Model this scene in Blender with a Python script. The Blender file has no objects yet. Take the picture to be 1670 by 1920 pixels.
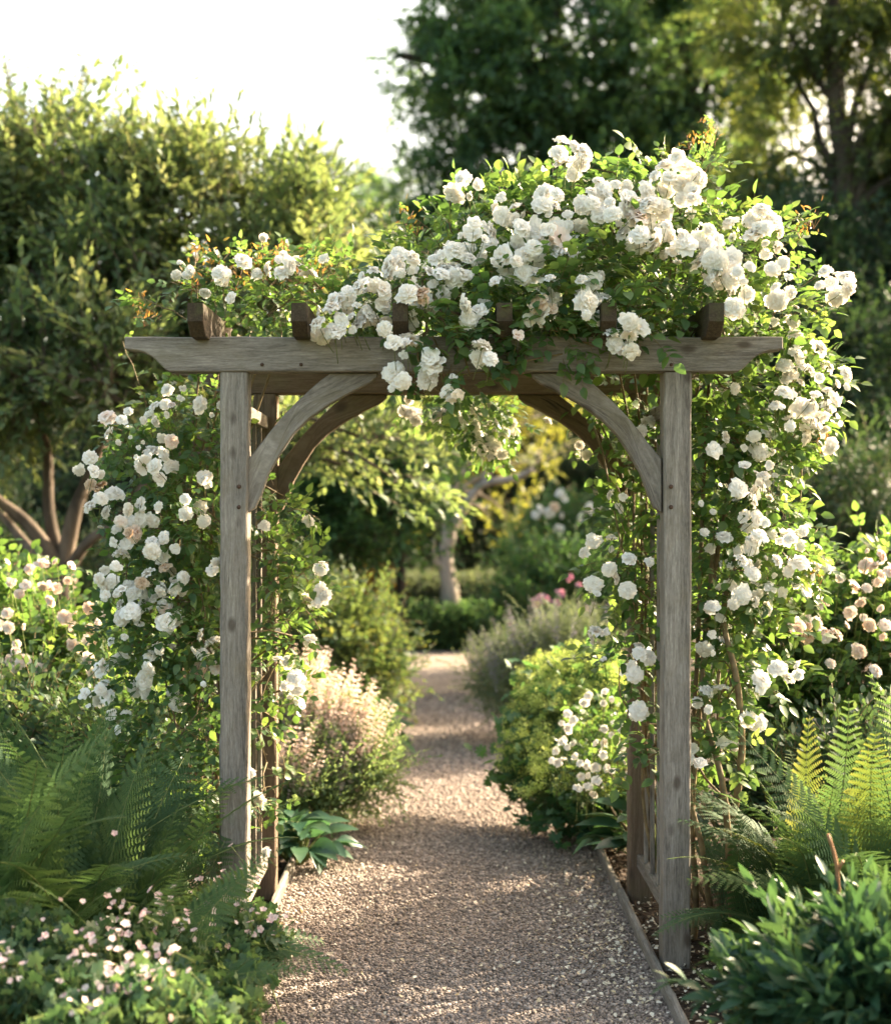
import bpy, math, random
import numpy as np
R_ = math.radians
sc = bpy.context.scene
col = sc.collection
rng = np.random.default_rng(7)
random.seed(7)
FPX = 2640.0; VX, VY, CAMZ = 823.0, 970.0, 1.55

def P(x, y, D):            # a point of the place that lies D metres down the garden
    return np.array([(x - VX) / FPX * D, D, CAMZ - (y - VY) / FPX * D])

# ------------------------------------------------------------------ helpers
def norm(a):
    a = np.asarray(a, float)
    return a / np.maximum(np.linalg.norm(a, axis=-1, keepdims=True), 1e-9)

def frames(d, up, roll=None):
    """rotation matrices whose local Y is d and local Z is near up"""
    d = norm(d); up = np.broadcast_to(np.asarray(up, float), d.shape)
    x = norm(np.cross(d, up) + 1e-6); z = np.cross(x, d)
    if roll is not None:
        c, s = np.cos(roll)[:, None], np.sin(roll)[:, None]
        x, z = c * x + s * z, -s * x + c * z
    return np.stack([x, d, z], axis=2)

class Acc:
    def __init__(s): s.v=[]; s.f=[]; s.m=[]; s.r=[]; s.n=0; s.sm=[]
    def raw(s, v, f, m=0, r=0.5, smooth=True):
        v = np.asarray(v, float); f = np.asarray(f, int)
        s.v.append(v); s.f.append(f + s.n); s.n += len(v)
        s.m.append(np.broadcast_to(np.asarray(m), (len(f),)))
        s.r.append(np.broadcast_to(np.asarray(r, float), (len(v),)))
        s.sm.append(np.full(len(f), smooth))
    def inst(s, T, R, S, L, rnd=None):
        tv, tf, tm, tr = T; N = len(L)
        if N == 0: return
        S = np.asarray(S, float)
        if S.ndim == 0: S = np.full(N, float(S))
        if rnd is None: rnd = rng.random(N)
        v = np.einsum('nij,vj->nvi', R, tv) * S[:, None, None] + np.asarray(L)[:, None, :]
        nv = len(tv)
        f = tf[None] + (np.arange(N) * nv)[:, None, None]
        s.v.append(v.reshape(-1, 3)); s.f.append(f.reshape(-1, 3) + s.n); s.n += N * nv
        s.m.append(np.tile(tm, N))
        s.r.append(np.clip(np.asarray(rnd)[:, None] * 0.75 + tr[None] * 0.25, 0, 1).reshape(-1))
        s.sm.append(np.ones(N * len(tf), bool))
    def template(s):
        return (np.concatenate(s.v), np.concatenate(s.f), np.concatenate(s.m), np.concatenate(s.r))
    def mesh(s, name, mats):
        v = np.concatenate(s.v); f = np.concatenate(s.f); m = np.concatenate(s.m); r = np.concatenate(s.r)
        me = bpy.data.meshes.new(name)
        me.vertices.add(len(v)); me.vertices.foreach_set('co', v.astype(np.float32).ravel())
        me.loops.add(len(f) * 3); me.loops.foreach_set('vertex_index', f.astype(np.int32).ravel())
        me.polygons.add(len(f)); me.polygons.foreach_set('loop_start', np.arange(0, len(f) * 3, 3, dtype=np.int32))
        me.polygons.foreach_set('material_index', m.astype(np.int32))
        me.polygons.foreach_set('use_smooth', np.concatenate(s.sm))
        at = me.attributes.new('rnd', 'FLOAT', 'POINT'); at.data.foreach_set('value', r.astype(np.float32))
        for x in (mats if isinstance(mats, (list, tuple)) else [mats]): me.materials.append(x)
        me.update(calc_edges=True)
        return me
    def build(s, name, mats, parent=None):
        if not s.v: return None
        o = bpy.data.objects.new(name, s.mesh(name, mats)); col.objects.link(o)
        if parent is not None:
            o.parent = parent; o.matrix_parent_inverse = parent.matrix_world.inverted() if False else o.matrix_parent_inverse
            o.location = -parent.location
        return o

def tag(o, label=None, cat=None, group=None, kind=None):
    if label: o['label'] = label
    if cat: o['category'] = cat
    if group: o['group'] = group
    if kind: o['kind'] = kind
    return o
def thing(name, loc, label, cat, group=None):
    o = bpy.data.objects.new(name, None); o.location = tuple(float(c) for c in loc); o.empty_display_size = .1
    col.objects.link(o); return tag(o, label, cat, group)

# ---- templates
def leaf_t(L=1., W=.5, n=3, fold=.18, curl=.15, mat=0, rnd=.5, blunt=1.0):
    v = [(0, 0, 0)]; f = []
    for i in range(1, n):
        t = i / n; w = W / 2 * math.sin(math.pi * t ** (0.75 * blunt)) ** .8; z = -curl * L * t * t
        v += [(-w, t * L, z + fold * w), (0, t * L, z), (w, t * L, z + fold * w)]
    v.append((0, L, -curl * L))
    f += [(0, 2, 1), (0, 3, 2)]
    for i in range(n - 2):
        a = 1 + 3 * i
        f += [(a, a + 1, a + 4), (a, a + 4, a + 3), (a + 1, a + 2, a + 5), (a + 1, a + 5, a + 4)]
    a = 1 + 3 * (n - 2); e = len(v) - 1
    f += [(a, a + 1, e), (a + 1, a + 2, e)]
    return (np.array(v, float), np.array(f), np.full(len(f), mat), np.full(len(v), rnd))

def tube(acc, pts, r0, r1=None, n=5, m=0, rnd=.5, rad=None):
    pts = np.asarray(pts, float); K = len(pts)
    if rad is None: rad = np.linspace(r0, r0 if r1 is None else r1, K)
    tan = norm(np.gradient(pts, axis=0))
    up = np.array([0.13, .21, 1.]) if abs(tan[0][2]) < .8 else np.array([1., .2, .1])
    x = norm(np.cross(tan, up)); y = np.cross(x, tan)
    a = np.arange(n) * 2 * math.pi / n
    ring = x[:, None] * np.cos(a)[None, :, None] + y[:, None] * np.sin(a)[None, :, None]
    v = (pts[:, None] + ring * np.asarray(rad)[:, None, None]).reshape(-1, 3)
    f = []
    for k in range(K - 1):
        for i in range(n):
            j = (i + 1) % n; p, q = k * n, (k + 1) * n
            f += [(p + i, q + j, p + j), (p + i, q + i, q + j)]
    c = len(v); v = np.vstack([v, pts[-1:]])
    for i in range(n): f.append(((K - 1) * n + i, c, (K - 1) * n + (i + 1) % n))
    acc.raw(v, f, m, rnd)

def curve(p0, p1, bend, k=8, wob=0.0):
    p0, p1, bend = map(np.asarray, (p0, p1, bend)); t = np.linspace(0, 1, k)[:, None]
    p = p0 * (1 - t) + p1 * t + bend * 4 * t * (1 - t)
    if wob:
        w = rng.normal(0, wob, (k, 3)); w[0] = 0; w[-1] = 0; p = p + w
    return p

def spray_t(n, L, leaf, ang=55, seed=0, bend=.1, mode='spiral', stemr=.006, size=(1., .6), jit=.25, stem=True, stem_mat=1, lz=0.):
    g = np.random.default_rng(seed); A = Acc()
    pts = np.array([(0, t * L, -bend * L * t * t * 2 + .02 * L * math.sin(5 * t + seed)) for t in np.linspace(0, 1, 5)])
    if stem: tube(A, pts, stemr, stemr * .4, 3, stem_mat, .5)
    ts = np.linspace(.12, 1, n)
    L_, D_, S_, U_ = [], [], [], []
    for i, t in enumerate(ts):
        p = np.array([np.interp(t, np.linspace(0, 1, 5), pts[:, k]) for k in range(3)])
        a = R_(ang) * (1 - .6 * t) + g.normal(0, jit)
        if mode == 'spiral': az = i * 2.4 + g.normal(0, .3)
        else: az = (0 if i % 2 else math.pi) + g.normal(0, .35)
        if i == n - 1: a *= .2
        d = np.array([math.cos(az) * math.sin(a), math.cos(a), math.sin(az) * math.sin(a) * .75 + lz])
        L_.append(p); D_.append(d); S_.append(size[0] + (size[1] - size[0]) * t + g.normal(0, .1)); U_.append(np.array([0, 0, 1]) + g.normal(0, .35, 3))
    A.inst(leaf, frames(np.array(D_), np.array(U_)), np.array(S_), np.array(L_), g.random(n))
    return A.template()

def compound_t(L, leaf, pairs=2, seed=0, stemr=.0012, stem_mat=1):
    g = np.random.default_rng(seed); A = Acc()
    pts = np.array([(0, t * L, -.25 * L * t * t) for t in np.linspace(0, 1, 4)])
    tube(A, pts, stemr, stemr * .6, 3, stem_mat, .5)
    Ls, Ds, S = [], [], []
    for k in range(pairs):
        t = .45 + .42 * k / max(1, pairs - .2)
        for sgn in (-1, 1):
            Ls.append((0, t * L, -.25 * L * t * t)); a = R_(62) + g.normal(0, .1)
            Ds.append((sgn * math.sin(a), math.cos(a), -.12 + g.normal(0, .12))); S.append(.75 + .12 * k + g.normal(0, .06))
    Ls.append((0, L, -.25 * L)); Ds.append((g.normal(0, .1), 1, -.25)); S.append(1.08)
    n = len(S)
    A.inst(leaf, frames(np.array(Ds), np.array([0, 0, 1.]) + g.normal(0, .2, (n, 3))), np.array(S), np.array(Ls, float), g.random(n))
    return A.template()

def rand_dirs(n, up=0., g=rng):
    d = norm(g.normal(0, 1, (n, 3))); d[:, 2] += up
    return norm(d)

# ------------------------------------------------------------------ materials
def newmat(name):
    m = bpy.data.materials.new(name); m.use_nodes = True; nt = m.node_tree
    for n in list(nt.nodes): nt.nodes.remove(n)
    return m, nt, nt.nodes.new('ShaderNodeOutputMaterial')
def ramp(nt, stops, fac):
    r = nt.nodes.new('ShaderNodeValToRGB'); e = r.color_ramp.elements
    while len(e) < len(stops): e.new(.5)
    for i, (p, c) in enumerate(stops): e[i].position = p; e[i].color = (*c, 1)
    nt.links.new(fac, r.inputs[0]); return r.outputs[0]
def leafmat(name, cols, trans=.45, tcol=(1.5, 1.35, .55), rough=.45, spec=.35):
    if tcol[0] > 1.35:
        tcol = (tcol[0] * 1.12, tcol[1] * 1.02, tcol[2] * 1.5); cols = [(r * .98, g_ * .98, b * 1.3) for r, g_, b in cols]
    m, nt, out = newmat(name); N = nt.nodes; K = nt.links
    a = N.new('ShaderNodeAttribute'); a.attribute_name = 'rnd'
    fac = a.outputs['Fac']
    if 'petal' in name or 'fern' in name:
        oi = N.new('ShaderNodeObjectInfo'); q = N.new('ShaderNodeMath'); q.operation = 'MULTIPLY_ADD'; q.inputs[1].default_value = .5; q.inputs[2].default_value = -.25
        K.new(oi.outputs['Random'], q.inputs[0]); q2 = N.new('ShaderNodeMath'); q2.operation = 'ADD'; K.new(q.outputs[0], q2.inputs[0]); K.new(fac, q2.inputs[1]); fac = q2.outputs[0]
    c = ramp(nt, [(i / (len(cols) - 1), cc) for i, cc in enumerate(cols)], fac)
    p = N.new('ShaderNodeBsdfPrincipled'); p.inputs['Roughness'].default_value = rough
    p.inputs['Specular IOR Level'].default_value = spec; K.new(c, p.inputs['Base Color'])
    t = N.new('ShaderNodeBsdfTranslucent')
    mx = N.new('ShaderNodeMix'); mx.data_type = 'RGBA'; mx.blend_type = 'MULTIPLY'; mx.inputs['Factor'].default_value = 1
    K.new(c, mx.inputs['A']); mx.inputs['B'].default_value = (*[x * 1.5 for x in tcol], 1); mx.clamp_result = False
    K.new(mx.outputs['Result'], t.inputs['Color'])
    s = N.new('ShaderNodeMixShader'); s.inputs[0].default_value = trans
    K.new(p.outputs[0], s.inputs[1]); K.new(t.outputs[0], s.inputs[2]); K.new(s.outputs[0], out.inputs[0])
    return m
def plainmat(name, c0, c1, rough=.8, scale=20, bump=0., stretch=(1, 1, 1), use_rnd=False, spec=.3):
    m, nt, out = newmat(name); N = nt.nodes; K = nt.links
    p = N.new('ShaderNodeBsdfPrincipled'); p.inputs['Roughness'].default_value = rough; p.inputs['Specular IOR Level'].default_value = spec
    tc = N.new('ShaderNodeTexCoord'); mp = N.new('ShaderNodeMapping'); mp.inputs['Scale'].default_value = stretch
    K.new(tc.outputs['Object'], mp.inputs[0])
    n = N.new('ShaderNodeTexNoise'); n.inputs['Scale'].default_value = scale; n.inputs['Detail'].default_value = 6
    K.new(mp.outputs[0], n.inputs['Vector'])
    if use_rnd:
        a = N.new('ShaderNodeAttribute'); a.attribute_name = 'rnd'; fac = a.outputs['Fac']
    else: fac = n.outputs[0]
    K.new(ramp(nt, [(.3, c0), (.7, c1)] if not use_rnd else [(0, c0), (1, c1)], fac), p.inputs['Base Color'])
    if bump:
        b = N.new('ShaderNodeBump'); b.inputs['Strength'].default_value = bump; b.inputs['Distance'].default_value = .02
        K.new(n.outputs[0], b.inputs['Height']); K.new(b.outputs[0], p.inputs['Normal'])
    K.new(p.outputs[0], out.inputs[0]); return m

def woodmat(name, stops, moss=.25, mosscol=(.10, .10, .04)):
    m, nt, out = newmat(name); N = nt.nodes; K = nt.links
    at = N.new('ShaderNodeAttribute'); at.attribute_name = 'grain'
    def nz(scale, st, detail=8, dist=0.):
        mp = N.new('ShaderNodeMapping'); mp.inputs['Scale'].default_value = st; K.new(at.outputs['Vector'], mp.inputs[0])
        n = N.new('ShaderNodeTexNoise'); n.inputs['Scale'].default_value = scale; n.inputs['Detail'].default_value = detail
        n.inputs['Distortion'].default_value = dist; n.inputs['Roughness'].default_value = .65
        K.new(mp.outputs[0], n.inputs['Vector']); return n.outputs[0]
    fine = nz(140, (1, 1, .07), 12, .5); broad = nz(7, (1, 1, .14), 5, .8); blot = nz(9, (1, 1, .6), 6)
    crack = nz(34, (1, 1, .06), 3, .6)
    add = N.new('ShaderNodeMath'); add.operation = 'MULTIPLY_ADD'; add.inputs[1].default_value = .42
    K.new(fine, add.inputs[0]); sp_ = nz(260, (1, 1, .22), 4, .2); m0 = N.new('ShaderNodeMath'); m0.operation = 'MULTIPLY_ADD'; m0.inputs[1].default_value = .18; K.new(sp_, m0.inputs[0]); h = N.new('ShaderNodeMath'); h.operation = 'MULTIPLY'; h.inputs[1].default_value = .40
    K.new(broad, h.inputs[0]); K.new(h.outputs[0], m0.inputs[2]); K.new(m0.outputs[0], add.inputs[2])
    c = ramp(nt, stops, add.outputs[0])
    # moss and damp stains
    st = ramp(nt, [(.50, (0, 0, 0)), (.68, (1, 1, 1))], blot)
    mm = N.new('ShaderNodeMath'); mm.operation = 'MULTIPLY'; mm.inputs[1].default_value = moss; K.new(st, mm.inputs[0])
    mx = N.new('ShaderNodeMix'); mx.data_type = 'RGBA'; K.new(mm.outputs[0], mx.inputs['Factor']); K.new(c, mx.inputs['A']); mx.inputs['B'].default_value = (*mosscol, 1)
    ck = ramp(nt, [(.285, (1, 1, 1)), (.32, (0, 0, 0))], crack)
    m2 = N.new('ShaderNodeMix'); m2.data_type = 'RGBA'; K.new(ck, m2.inputs['Factor']); K.new(mx.outputs['Result'], m2.inputs['A']); m2.inputs['B'].default_value = (.035, .028, .022, 1)
    vm = N.new('ShaderNodeMapping'); vm.inputs['Scale'].default_value = (1, 1, .55); K.new(at.outputs['Vector'], vm.inputs[0])
    vo = N.new('ShaderNodeTexVoronoi'); vo.inputs['Scale'].default_value = 8; K.new(vm.outputs[0], vo.inputs['Vector'])
    kn = ramp(nt, [(.07, (1, 1, 1)), (.15, (0, 0, 0))], vo.outputs['Distance'])
    m3 = N.new('ShaderNodeMix'); m3.data_type = 'RGBA'; kk = N.new('ShaderNodeMath'); kk.operation = 'MULTIPLY'; kk.inputs[1].default_value = .75
    K.new(kn, kk.inputs[0]); K.new(kk.outputs[0], m3.inputs['Factor']); K.new(m2.outputs['Result'], m3.inputs['A']); m3.inputs['B'].default_value = (.05, .036, .026, 1); m2 = m3
    p = N.new('ShaderNodeBsdfPrincipled'); p.inputs['Roughness'].default_value = .82; p.inputs['Specular IOR Level'].default_value = .25
    K.new(m2.outputs['Result'], p.inputs['Base Color'])
    hh = N.new('ShaderNodeMath'); hh.operation = 'SUBTRACT'; K.new(add.outputs[0], hh.inputs[0]); K.new(ck, hh.inputs[1])
    b = N.new('ShaderNodeBump'); b.inputs['Strength'].default_value = .6; b.inputs['Distance'].default_value = .004
    K.new(hh.outputs[0], b.inputs['Height']); K.new(b.outputs[0], p.inputs['Normal'])
    K.new(p.outputs[0], out.inputs[0]); return m

M = {}
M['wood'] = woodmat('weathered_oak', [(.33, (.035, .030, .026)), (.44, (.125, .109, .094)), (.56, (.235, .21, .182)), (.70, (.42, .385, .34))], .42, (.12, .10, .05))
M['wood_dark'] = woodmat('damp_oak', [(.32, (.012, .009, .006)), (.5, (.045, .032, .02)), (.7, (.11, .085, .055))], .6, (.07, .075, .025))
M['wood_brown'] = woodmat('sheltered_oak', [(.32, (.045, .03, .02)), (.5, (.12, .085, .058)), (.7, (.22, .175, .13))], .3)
M['bolt'] = plainmat('rusty_bolt', (.035, .02, .012), (.08, .045, .03), .7, 60)
M['bark'] = plainmat('garden_tree_bark', (.045, .034, .025), (.15, .115, .085), .9, 9, .8, (1, 1, .3))
M['bark_pale'] = plainmat('pale_bark', (.14, .12, .10), (.36, .32, .27), .9, 7, .6, (1, 1, .5))
M['bark_dark'] = plainmat('dark_bark', (.025, .02, .015), (.07, .055, .04), .9, 6, .6, (1, 1, .3))
M['cane'] = plainmat('rose_cane', (.09, .06, .03), (.20, .15, .07), .7, 30)
M['stem'] = plainmat('green_stem', (.08, .11, .03), (.16, .19, .06), .6, 30)
M['redstem'] = plainmat('red_stem', (.20, .09, .04), (.30, .16, .08), .6, 30)
M['rose_leaf'] = leafmat('rose_leaf', [(.035, .08, .025), (.065, .13, .035), (.13, .19, .055)], .48, (1.5, 1.45, .45), .38, .4)
M['rose_new'] = leafmat('new_rose_leaf', [(.16, .16, .04), (.26, .17, .06), (.30, .14, .08)], .5, (1.3, 1.1, .6))
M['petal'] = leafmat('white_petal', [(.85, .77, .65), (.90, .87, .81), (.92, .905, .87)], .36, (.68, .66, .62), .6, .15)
M['petal_blush'] = leafmat('blush_petal', [(.74, .48, .36), (.84, .70, .60), (.87, .81, .76)], .30, (.66, .60, .5), .6, .15)
M['petal_pale'] = leafmat('pale_pink_petal', [(.70, .42, .42), (.78, .60, .56), (.84, .76, .70)], .3, (.66, .6, .58), .6, .15)
M['petal_spent'] = leafmat('spent_petal', [(.35, .22, .12), (.58, .42, .28), (.74, .62, .48)], .3, (.66, .56, .45), .7, .1)
M['petal_pink'] = leafmat('pink_petal', [(.72, .22, .32), (.80, .38, .45), (.82, .5, .55)], .3, (.7, .6, .6), .6, .15)
M['bud'] = plainmat('rose_bud', (.30, .30, .12), (.62, .42, .30), .6, 40, use_rnd=True)
M['apple_leaf'] = leafmat('apple_leaf', [(.05, .095, .038), (.08, .135, .05), (.12, .175, .065), (.24, .26, .15)], .45, (1.5, 1.35, .5), .45, .3)
M['oak_leaf'] = leafmat('oak_leaf', [(.038, .09, .046), (.065, .13, .058), (.11, .165, .062)], .5, (1.7, 1.6, .4), .5, .25)
M['sun_oak_leaf'] = leafmat('sunny_oak_leaf', [(.04, .075, .03), (.07, .11, .035), (.12, .155, .05)], .5, (1.7, 1.5, .4), .5, .25)  # yellower copy of the oak leaf; sunlight put into the colour
M['lime_leaf'] = leafmat('lime_tipped_leaf', [(.035, .08, .03), (.05, .10, .035), (.09, .14, .04), (.18, .20, .05)], .4, (1.5, 1.3, .45), .55, .2)
M['hedge_leaf'] = leafmat('shaded_hedge_leaf', [(.008, .02, .009), (.014, .034, .014), (.025, .05, .02)], .15, (1.2, 1.3, .5), .6, .2)  # leaf of the far clipped hedge, its shade put into the dark colour
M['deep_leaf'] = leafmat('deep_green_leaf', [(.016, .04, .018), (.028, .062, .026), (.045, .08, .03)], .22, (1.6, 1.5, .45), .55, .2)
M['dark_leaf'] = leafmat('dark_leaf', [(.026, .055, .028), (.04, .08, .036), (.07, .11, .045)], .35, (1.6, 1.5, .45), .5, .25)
M['mid_leaf'] = leafmat('mid_leaf', [(.03, .08, .03), (.05, .12, .04), (.08, .15, .05)], .4, (1.5, 1.4, .45), .5, .25)
M['yel_leaf'] = leafmat('yellow_green_leaf', [(.09, .14, .03), (.16, .21, .04), (.24, .26, .06)], .45, (1.4, 1.2, .4), .5, .25)
M['orange_leaf'] = leafmat('orange_petal', [(.22, .20, .03), (.50, .28, .04), (.6, .40, .06)], .4, (1, .9, .5), .5, .2)
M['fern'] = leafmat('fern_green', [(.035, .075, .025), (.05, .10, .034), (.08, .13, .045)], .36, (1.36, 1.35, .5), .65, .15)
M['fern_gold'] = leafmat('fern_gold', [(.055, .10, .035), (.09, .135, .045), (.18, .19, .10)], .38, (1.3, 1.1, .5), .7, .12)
M['gloss'] = leafmat('glossy_leaf', [(.018, .055, .026), (.03, .08, .033), (.055, .11, .04)], .30, (1.5, 1.3, .4), .4, .35)
M['blue_leaf'] = leafmat('blue_green_leaf', [(.025, .07, .035), (.04, .095, .042), (.065, .13, .05)], .35, (1.4, 1.4, .5), .35, .45)
M['gera'] = leafmat('geranium_leaf', [(.022, .058, .026), (.04, .09, .036), (.075, .13, .05), (.20, .24, .11)], .42, (1.4, 1.4, .5), .45, .35)
M['cat_leaf'] = leafmat('catmint_leaf', [(.07, .13, .05), (.11, .18, .07), (.16, .23, .10)], .45, (1.4, 1.3, .5), .6, .2)
M['cat_flower'] = leafmat('buff_floret', [(.64, .47, .42), (.78, .64, .57), (.86, .77, .70)], .35, (.66, .60, .58), .7, .1)
M['lav_leaf'] = leafmat('grey_green_leaf', [(.08, .11, .07), (.12, .15, .10), (.16, .19, .12)], .3, (1.2, 1.2, .7), .7, .2)
M['lav_flower'] = leafmat('mauve_floret', [(.15, .14, .17), (.23, .21, .25), (.30, .29, .30)], .3, (.7, .65, .7), .7, .1)
M['alch'] = leafmat('acid_yellow_floret', [(.34, .42, .10), (.50, .57, .17), (.64, .67, .27)], .4, (.85, .88, .6), .6, .15)
M['purple'] = leafmat('purple_leaf', [(.05, .03, .032), (.075, .045, .045), (.10, .08, .06)], .3, (1, .8, .8), .6, .2)
M['litter'] = plainmat('bark_chip', (.035, .02, .012), (.17, .11, .07), .9, 30, use_rnd=True)
M['fallen'] = leafmat('fallen_petal', [(.50, .38, .22), (.72, .64, .50), (.82, .78, .68)], .2, (.6, .6, .5), .7, .1)

# pebble colour
m, nt, out = newmat('pebble'); a = nt.nodes.new('ShaderNodeAttribute'); a.attribute_name = 'rnd'
p = nt.nodes.new('ShaderNodeBsdfPrincipled'); p.inputs['Roughness'].default_value = .75
nt.links.new(ramp(nt, [(0, (.08, .062, .052)), (.25, (.17, .135, .112)), (.55, (.28, .223, .187)), (.85, (.40, .325, .275)), (1, (.58, .50, .43))], a.outputs['Fac']), p.inputs['Base Color'])
nt.links.new(p.outputs[0], out.inputs[0]); M['pebble'] = m
# gravel bed
def groundmat(name, stops, s1, bump, s2=3.):
    m, nt, out = newmat(name); N = nt.nodes; K = nt.links
    tc = N.new('ShaderNodeTexCoord'); vo = N.new('ShaderNodeTexVoronoi'); vo.inputs['Scale'].default_value = s1
    K.new(tc.outputs['Object'], vo.inputs['Vector'])
    sep = N.new('ShaderNodeSeparateColor'); K.new(vo.outputs['Color'], sep.inputs[0])
    no = N.new('ShaderNodeTexNoise'); no.inputs['Scale'].default_value = s2; no.inputs['Detail'].default_value = 8; K.new(tc.outputs['Object'], no.inputs['Vector'])
    ma = N.new('ShaderNodeMath'); ma.operation = 'MULTIPLY_ADD'; ma.inputs[1].default_value = .5; K.new(sep.outputs[0], ma.inputs[0])
    mb = N.new('ShaderNodeMath'); mb.operation = 'MULTIPLY'; mb.inputs[1].default_value = .5; K.new(no.outputs[0], mb.inputs[0]); K.new(mb.outputs[0], ma.inputs[2])
    p = N.new('ShaderNodeBsdfPrincipled'); p.inputs['Roughness'].default_value = .9; p.inputs['Specular IOR Level'].default_value = .2
    K.new(ramp(nt, stops, ma.outputs[0]), p.inputs['Base Color'])
    b = N.new('ShaderNodeBump'); b.invert = True; b.inputs['Strength'].default_value = bump; b.inputs['Distance'].default_value = .01
    K.new(vo.outputs['Distance'], b.inputs['Height']); K.new(b.outputs[0], p.inputs['Normal']); K.new(p.outputs[0], out.inputs[0]); return m
M['gravel'] = groundmat('gravel_bed', [(.15, (.09, .073, .06)), (.45, (.235, .192, .16)), (.8, (.38, .32, .27))], 80, .8)
M['soil'] = groundmat('dark_soil', [(.2, (.014, .010, .007)), (.6, (.045, .030, .020)), (.9, (.085, .06, .042))], 45, .9)
M['grass'] = groundmat('far_lawn', [(.2, (.03, .05, .015)), (.6, (.06, .09, .03)), (.9, (.1, .12, .05))], 12, .5)

# ------------------------------------------------------------------ ground
def sheet(name, x0, x1, y0, y1, z, mat, nx, ny, amp=0., lab=None):
    g = np.random.default_rng(3); xs = np.linspace(x0, x1, nx); ys = np.linspace(y0, y1, ny)
    X, Y = np.meshgrid(xs, ys)
    Z = np.full_like(X, z) + (amp * (np.sin(X * 7 + 1.3 * np.sin(Y * 5)) * np.sin(Y * 6.1 + X * 2) + .6 * g.normal(0, .5, X.shape)) if amp else 0)
    v = np.stack([X, Y, Z], -1).reshape(-1, 3); f = []
    for j in range(ny - 1):
        for i in range(nx - 1):
            a = j * nx + i; f += [(a, a + 1, a + nx + 1), (a, a + nx + 1, a + nx)]
    A = Acc(); A.raw(v, f); o = A.build(name, mat); o['kind'] = 'structure'
    return o
sheet('ground', -400, 400, -60, 700, -.03, M['grass'], 2, 2)
sheet('border_soil', -9, -.665, 1.5, 15.2, 0.0, M['soil'], 110, 90, .012)
sheet('border_soil', .745, 9, 1.5, 15.2, 0.0, M['soil'], 110, 90, .012)
sheet('gravel_path', -.665, .745, .5, 15.2, -.012, M['gravel'], 10, 60, .003)
sheet('cross_path', -9, 9, 15.2, 16.4, -.008, M['gravel'], 10, 6, .003)
sheet('far_border_soil', -14, 14, 16.4, 34, -.005, M['soil'], 30, 30, .02)

# pebbles
def ico_pebbles():
    t = (1 + 5 ** .5) / 2
    v = norm(np.array([(-1, t, 0), (1, t, 0), (-1, -t, 0), (1, -t, 0), (0, -1, t), (0, 1, t), (0, -1, -t), (0, 1, -t), (t, 0, -1), (t, 0, 1), (-t, 0, -1), (-t, 0, 1)]))
    f = np.array([(0, 11, 5), (0, 5, 1), (0, 1, 7), (0, 7, 10), (0, 10, 11), (1, 5, 9), (5, 11, 4), (11, 10, 2), (10, 7, 6), (7, 1, 8), (3, 9, 4), (3, 4, 2), (3, 2, 6), (3, 6, 8), (3, 8, 9), (4, 9, 5), (2, 4, 11), (6, 2, 10), (8, 6, 7), (9, 8, 1)])
    return v, f
iv, if_ = ico_pebbles()
A = Acc()
for k in range(6):
    g = np.random.default_rng(50 + k)
    tv = iv * (1 + g.normal(0, .14, (12, 1))) * np.array([1, .7 + .25 * g.random(), .45 + .2 * g.random()])
    n = 21000
    u = g.random(n); y = 3.9 + (12.5 - 3.9) * u ** 2.1
    x = g.uniform(-.655, .735, n)
    T = (tv, if_, np.zeros(20, int), np.full(12, .5))
    s = np.clip(g.lognormal(math.log(.0043), .36, n), .0022, .013) * (1 + .10 * (y - 4))
    L = np.stack([x, y, -.012 + s * .25 + g.uniform(0, .006, n)], 1)
    A.inst(T, frames(np.stack([g.normal(0, 1, n), g.normal(0, 1, n), g.normal(0, .25, n)], 1), [0, 0, 1.]), s, L, g.random(n))
o = A.build('gravel_stones', M['pebble']); tag(o, 'loose grey brown gravel stones covering the garden path', 'gravel', kind='stuff')

# fallen petals + bark chips
def flake(n, spots, size, base_z, g):
    L = []
    for (cx, cy, sx, sy, w) in spots:
        k = int(n * w); L.append(np.stack([g.normal(cx, sx, k), g.normal(cy, sy, k), np.full(k, base_z)], 1))
    L = np.concatenate(L); L[:, 2] += g.uniform(0, .008, len(L))
    return L
g = np.random.default_rng(9); pt = leaf_t(1, .75, 3, .3, .25)
L = flake(2300, [(.62, 5.0, .16, .55, .42), (.95, 4.7, .16, .45, .22), (.1, 5.2, .35, .7, .07), (-.3, 4.9, .3, .5, .03), (-.45, 6.2, .2, .8, .06), (.75, 6.5, .2, .6, .08)], 1, .002, g)
L = L[(L[:, 1] > 3.8) & (L[:, 1] < 8.5) & (np.abs(L[:, 0] - .735) > .03)]
L[:, 2] += np.where(L[:, 0] > .74, .018, .004)
A = Acc(); n = len(L); A.inst(pt, frames(np.stack([g.normal(0, 1, n), g.normal(0, 1, n), g.normal(0, .3, n)], 1), np.array([0, 0, 1.]) + g.normal(0, .3, (n, 3))), g.uniform(.006, .021, n), L, g.random(n))
tag(A.build('fallen_petals', M['fallen']), 'pale fallen rose petals strewn over gravel and soil by the arch', 'petals', kind='stuff')
L = np.concatenate([np.stack([g.uniform(.76, 2.2, 5200), g.uniform(3.7, 7, 5200), g.uniform(.005, .025, 5200)], 1), np.stack([g.uniform(-2.2, -.68, 4000), g.uniform(3.7, 7, 4000), g.uniform(.005, .025, 4000)], 1)])
A = Acc(); n = len(L); A.inst(leaf_t(1, .4, 3, .1, .05), frames(np.stack([g.normal(0, 1, n), g.normal(0, 1, n), g.normal(0, .35, n)], 1), np.array([0, 0, 1.]) + g.normal(0, .5, (n, 3))), g.uniform(.012, .04, n), L, g.random(n))
tag(A.build('leaf_litter', M['litter']), 'brown bark chips and leaf litter over the border soil', 'mulch', kind='stuff')

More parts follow.
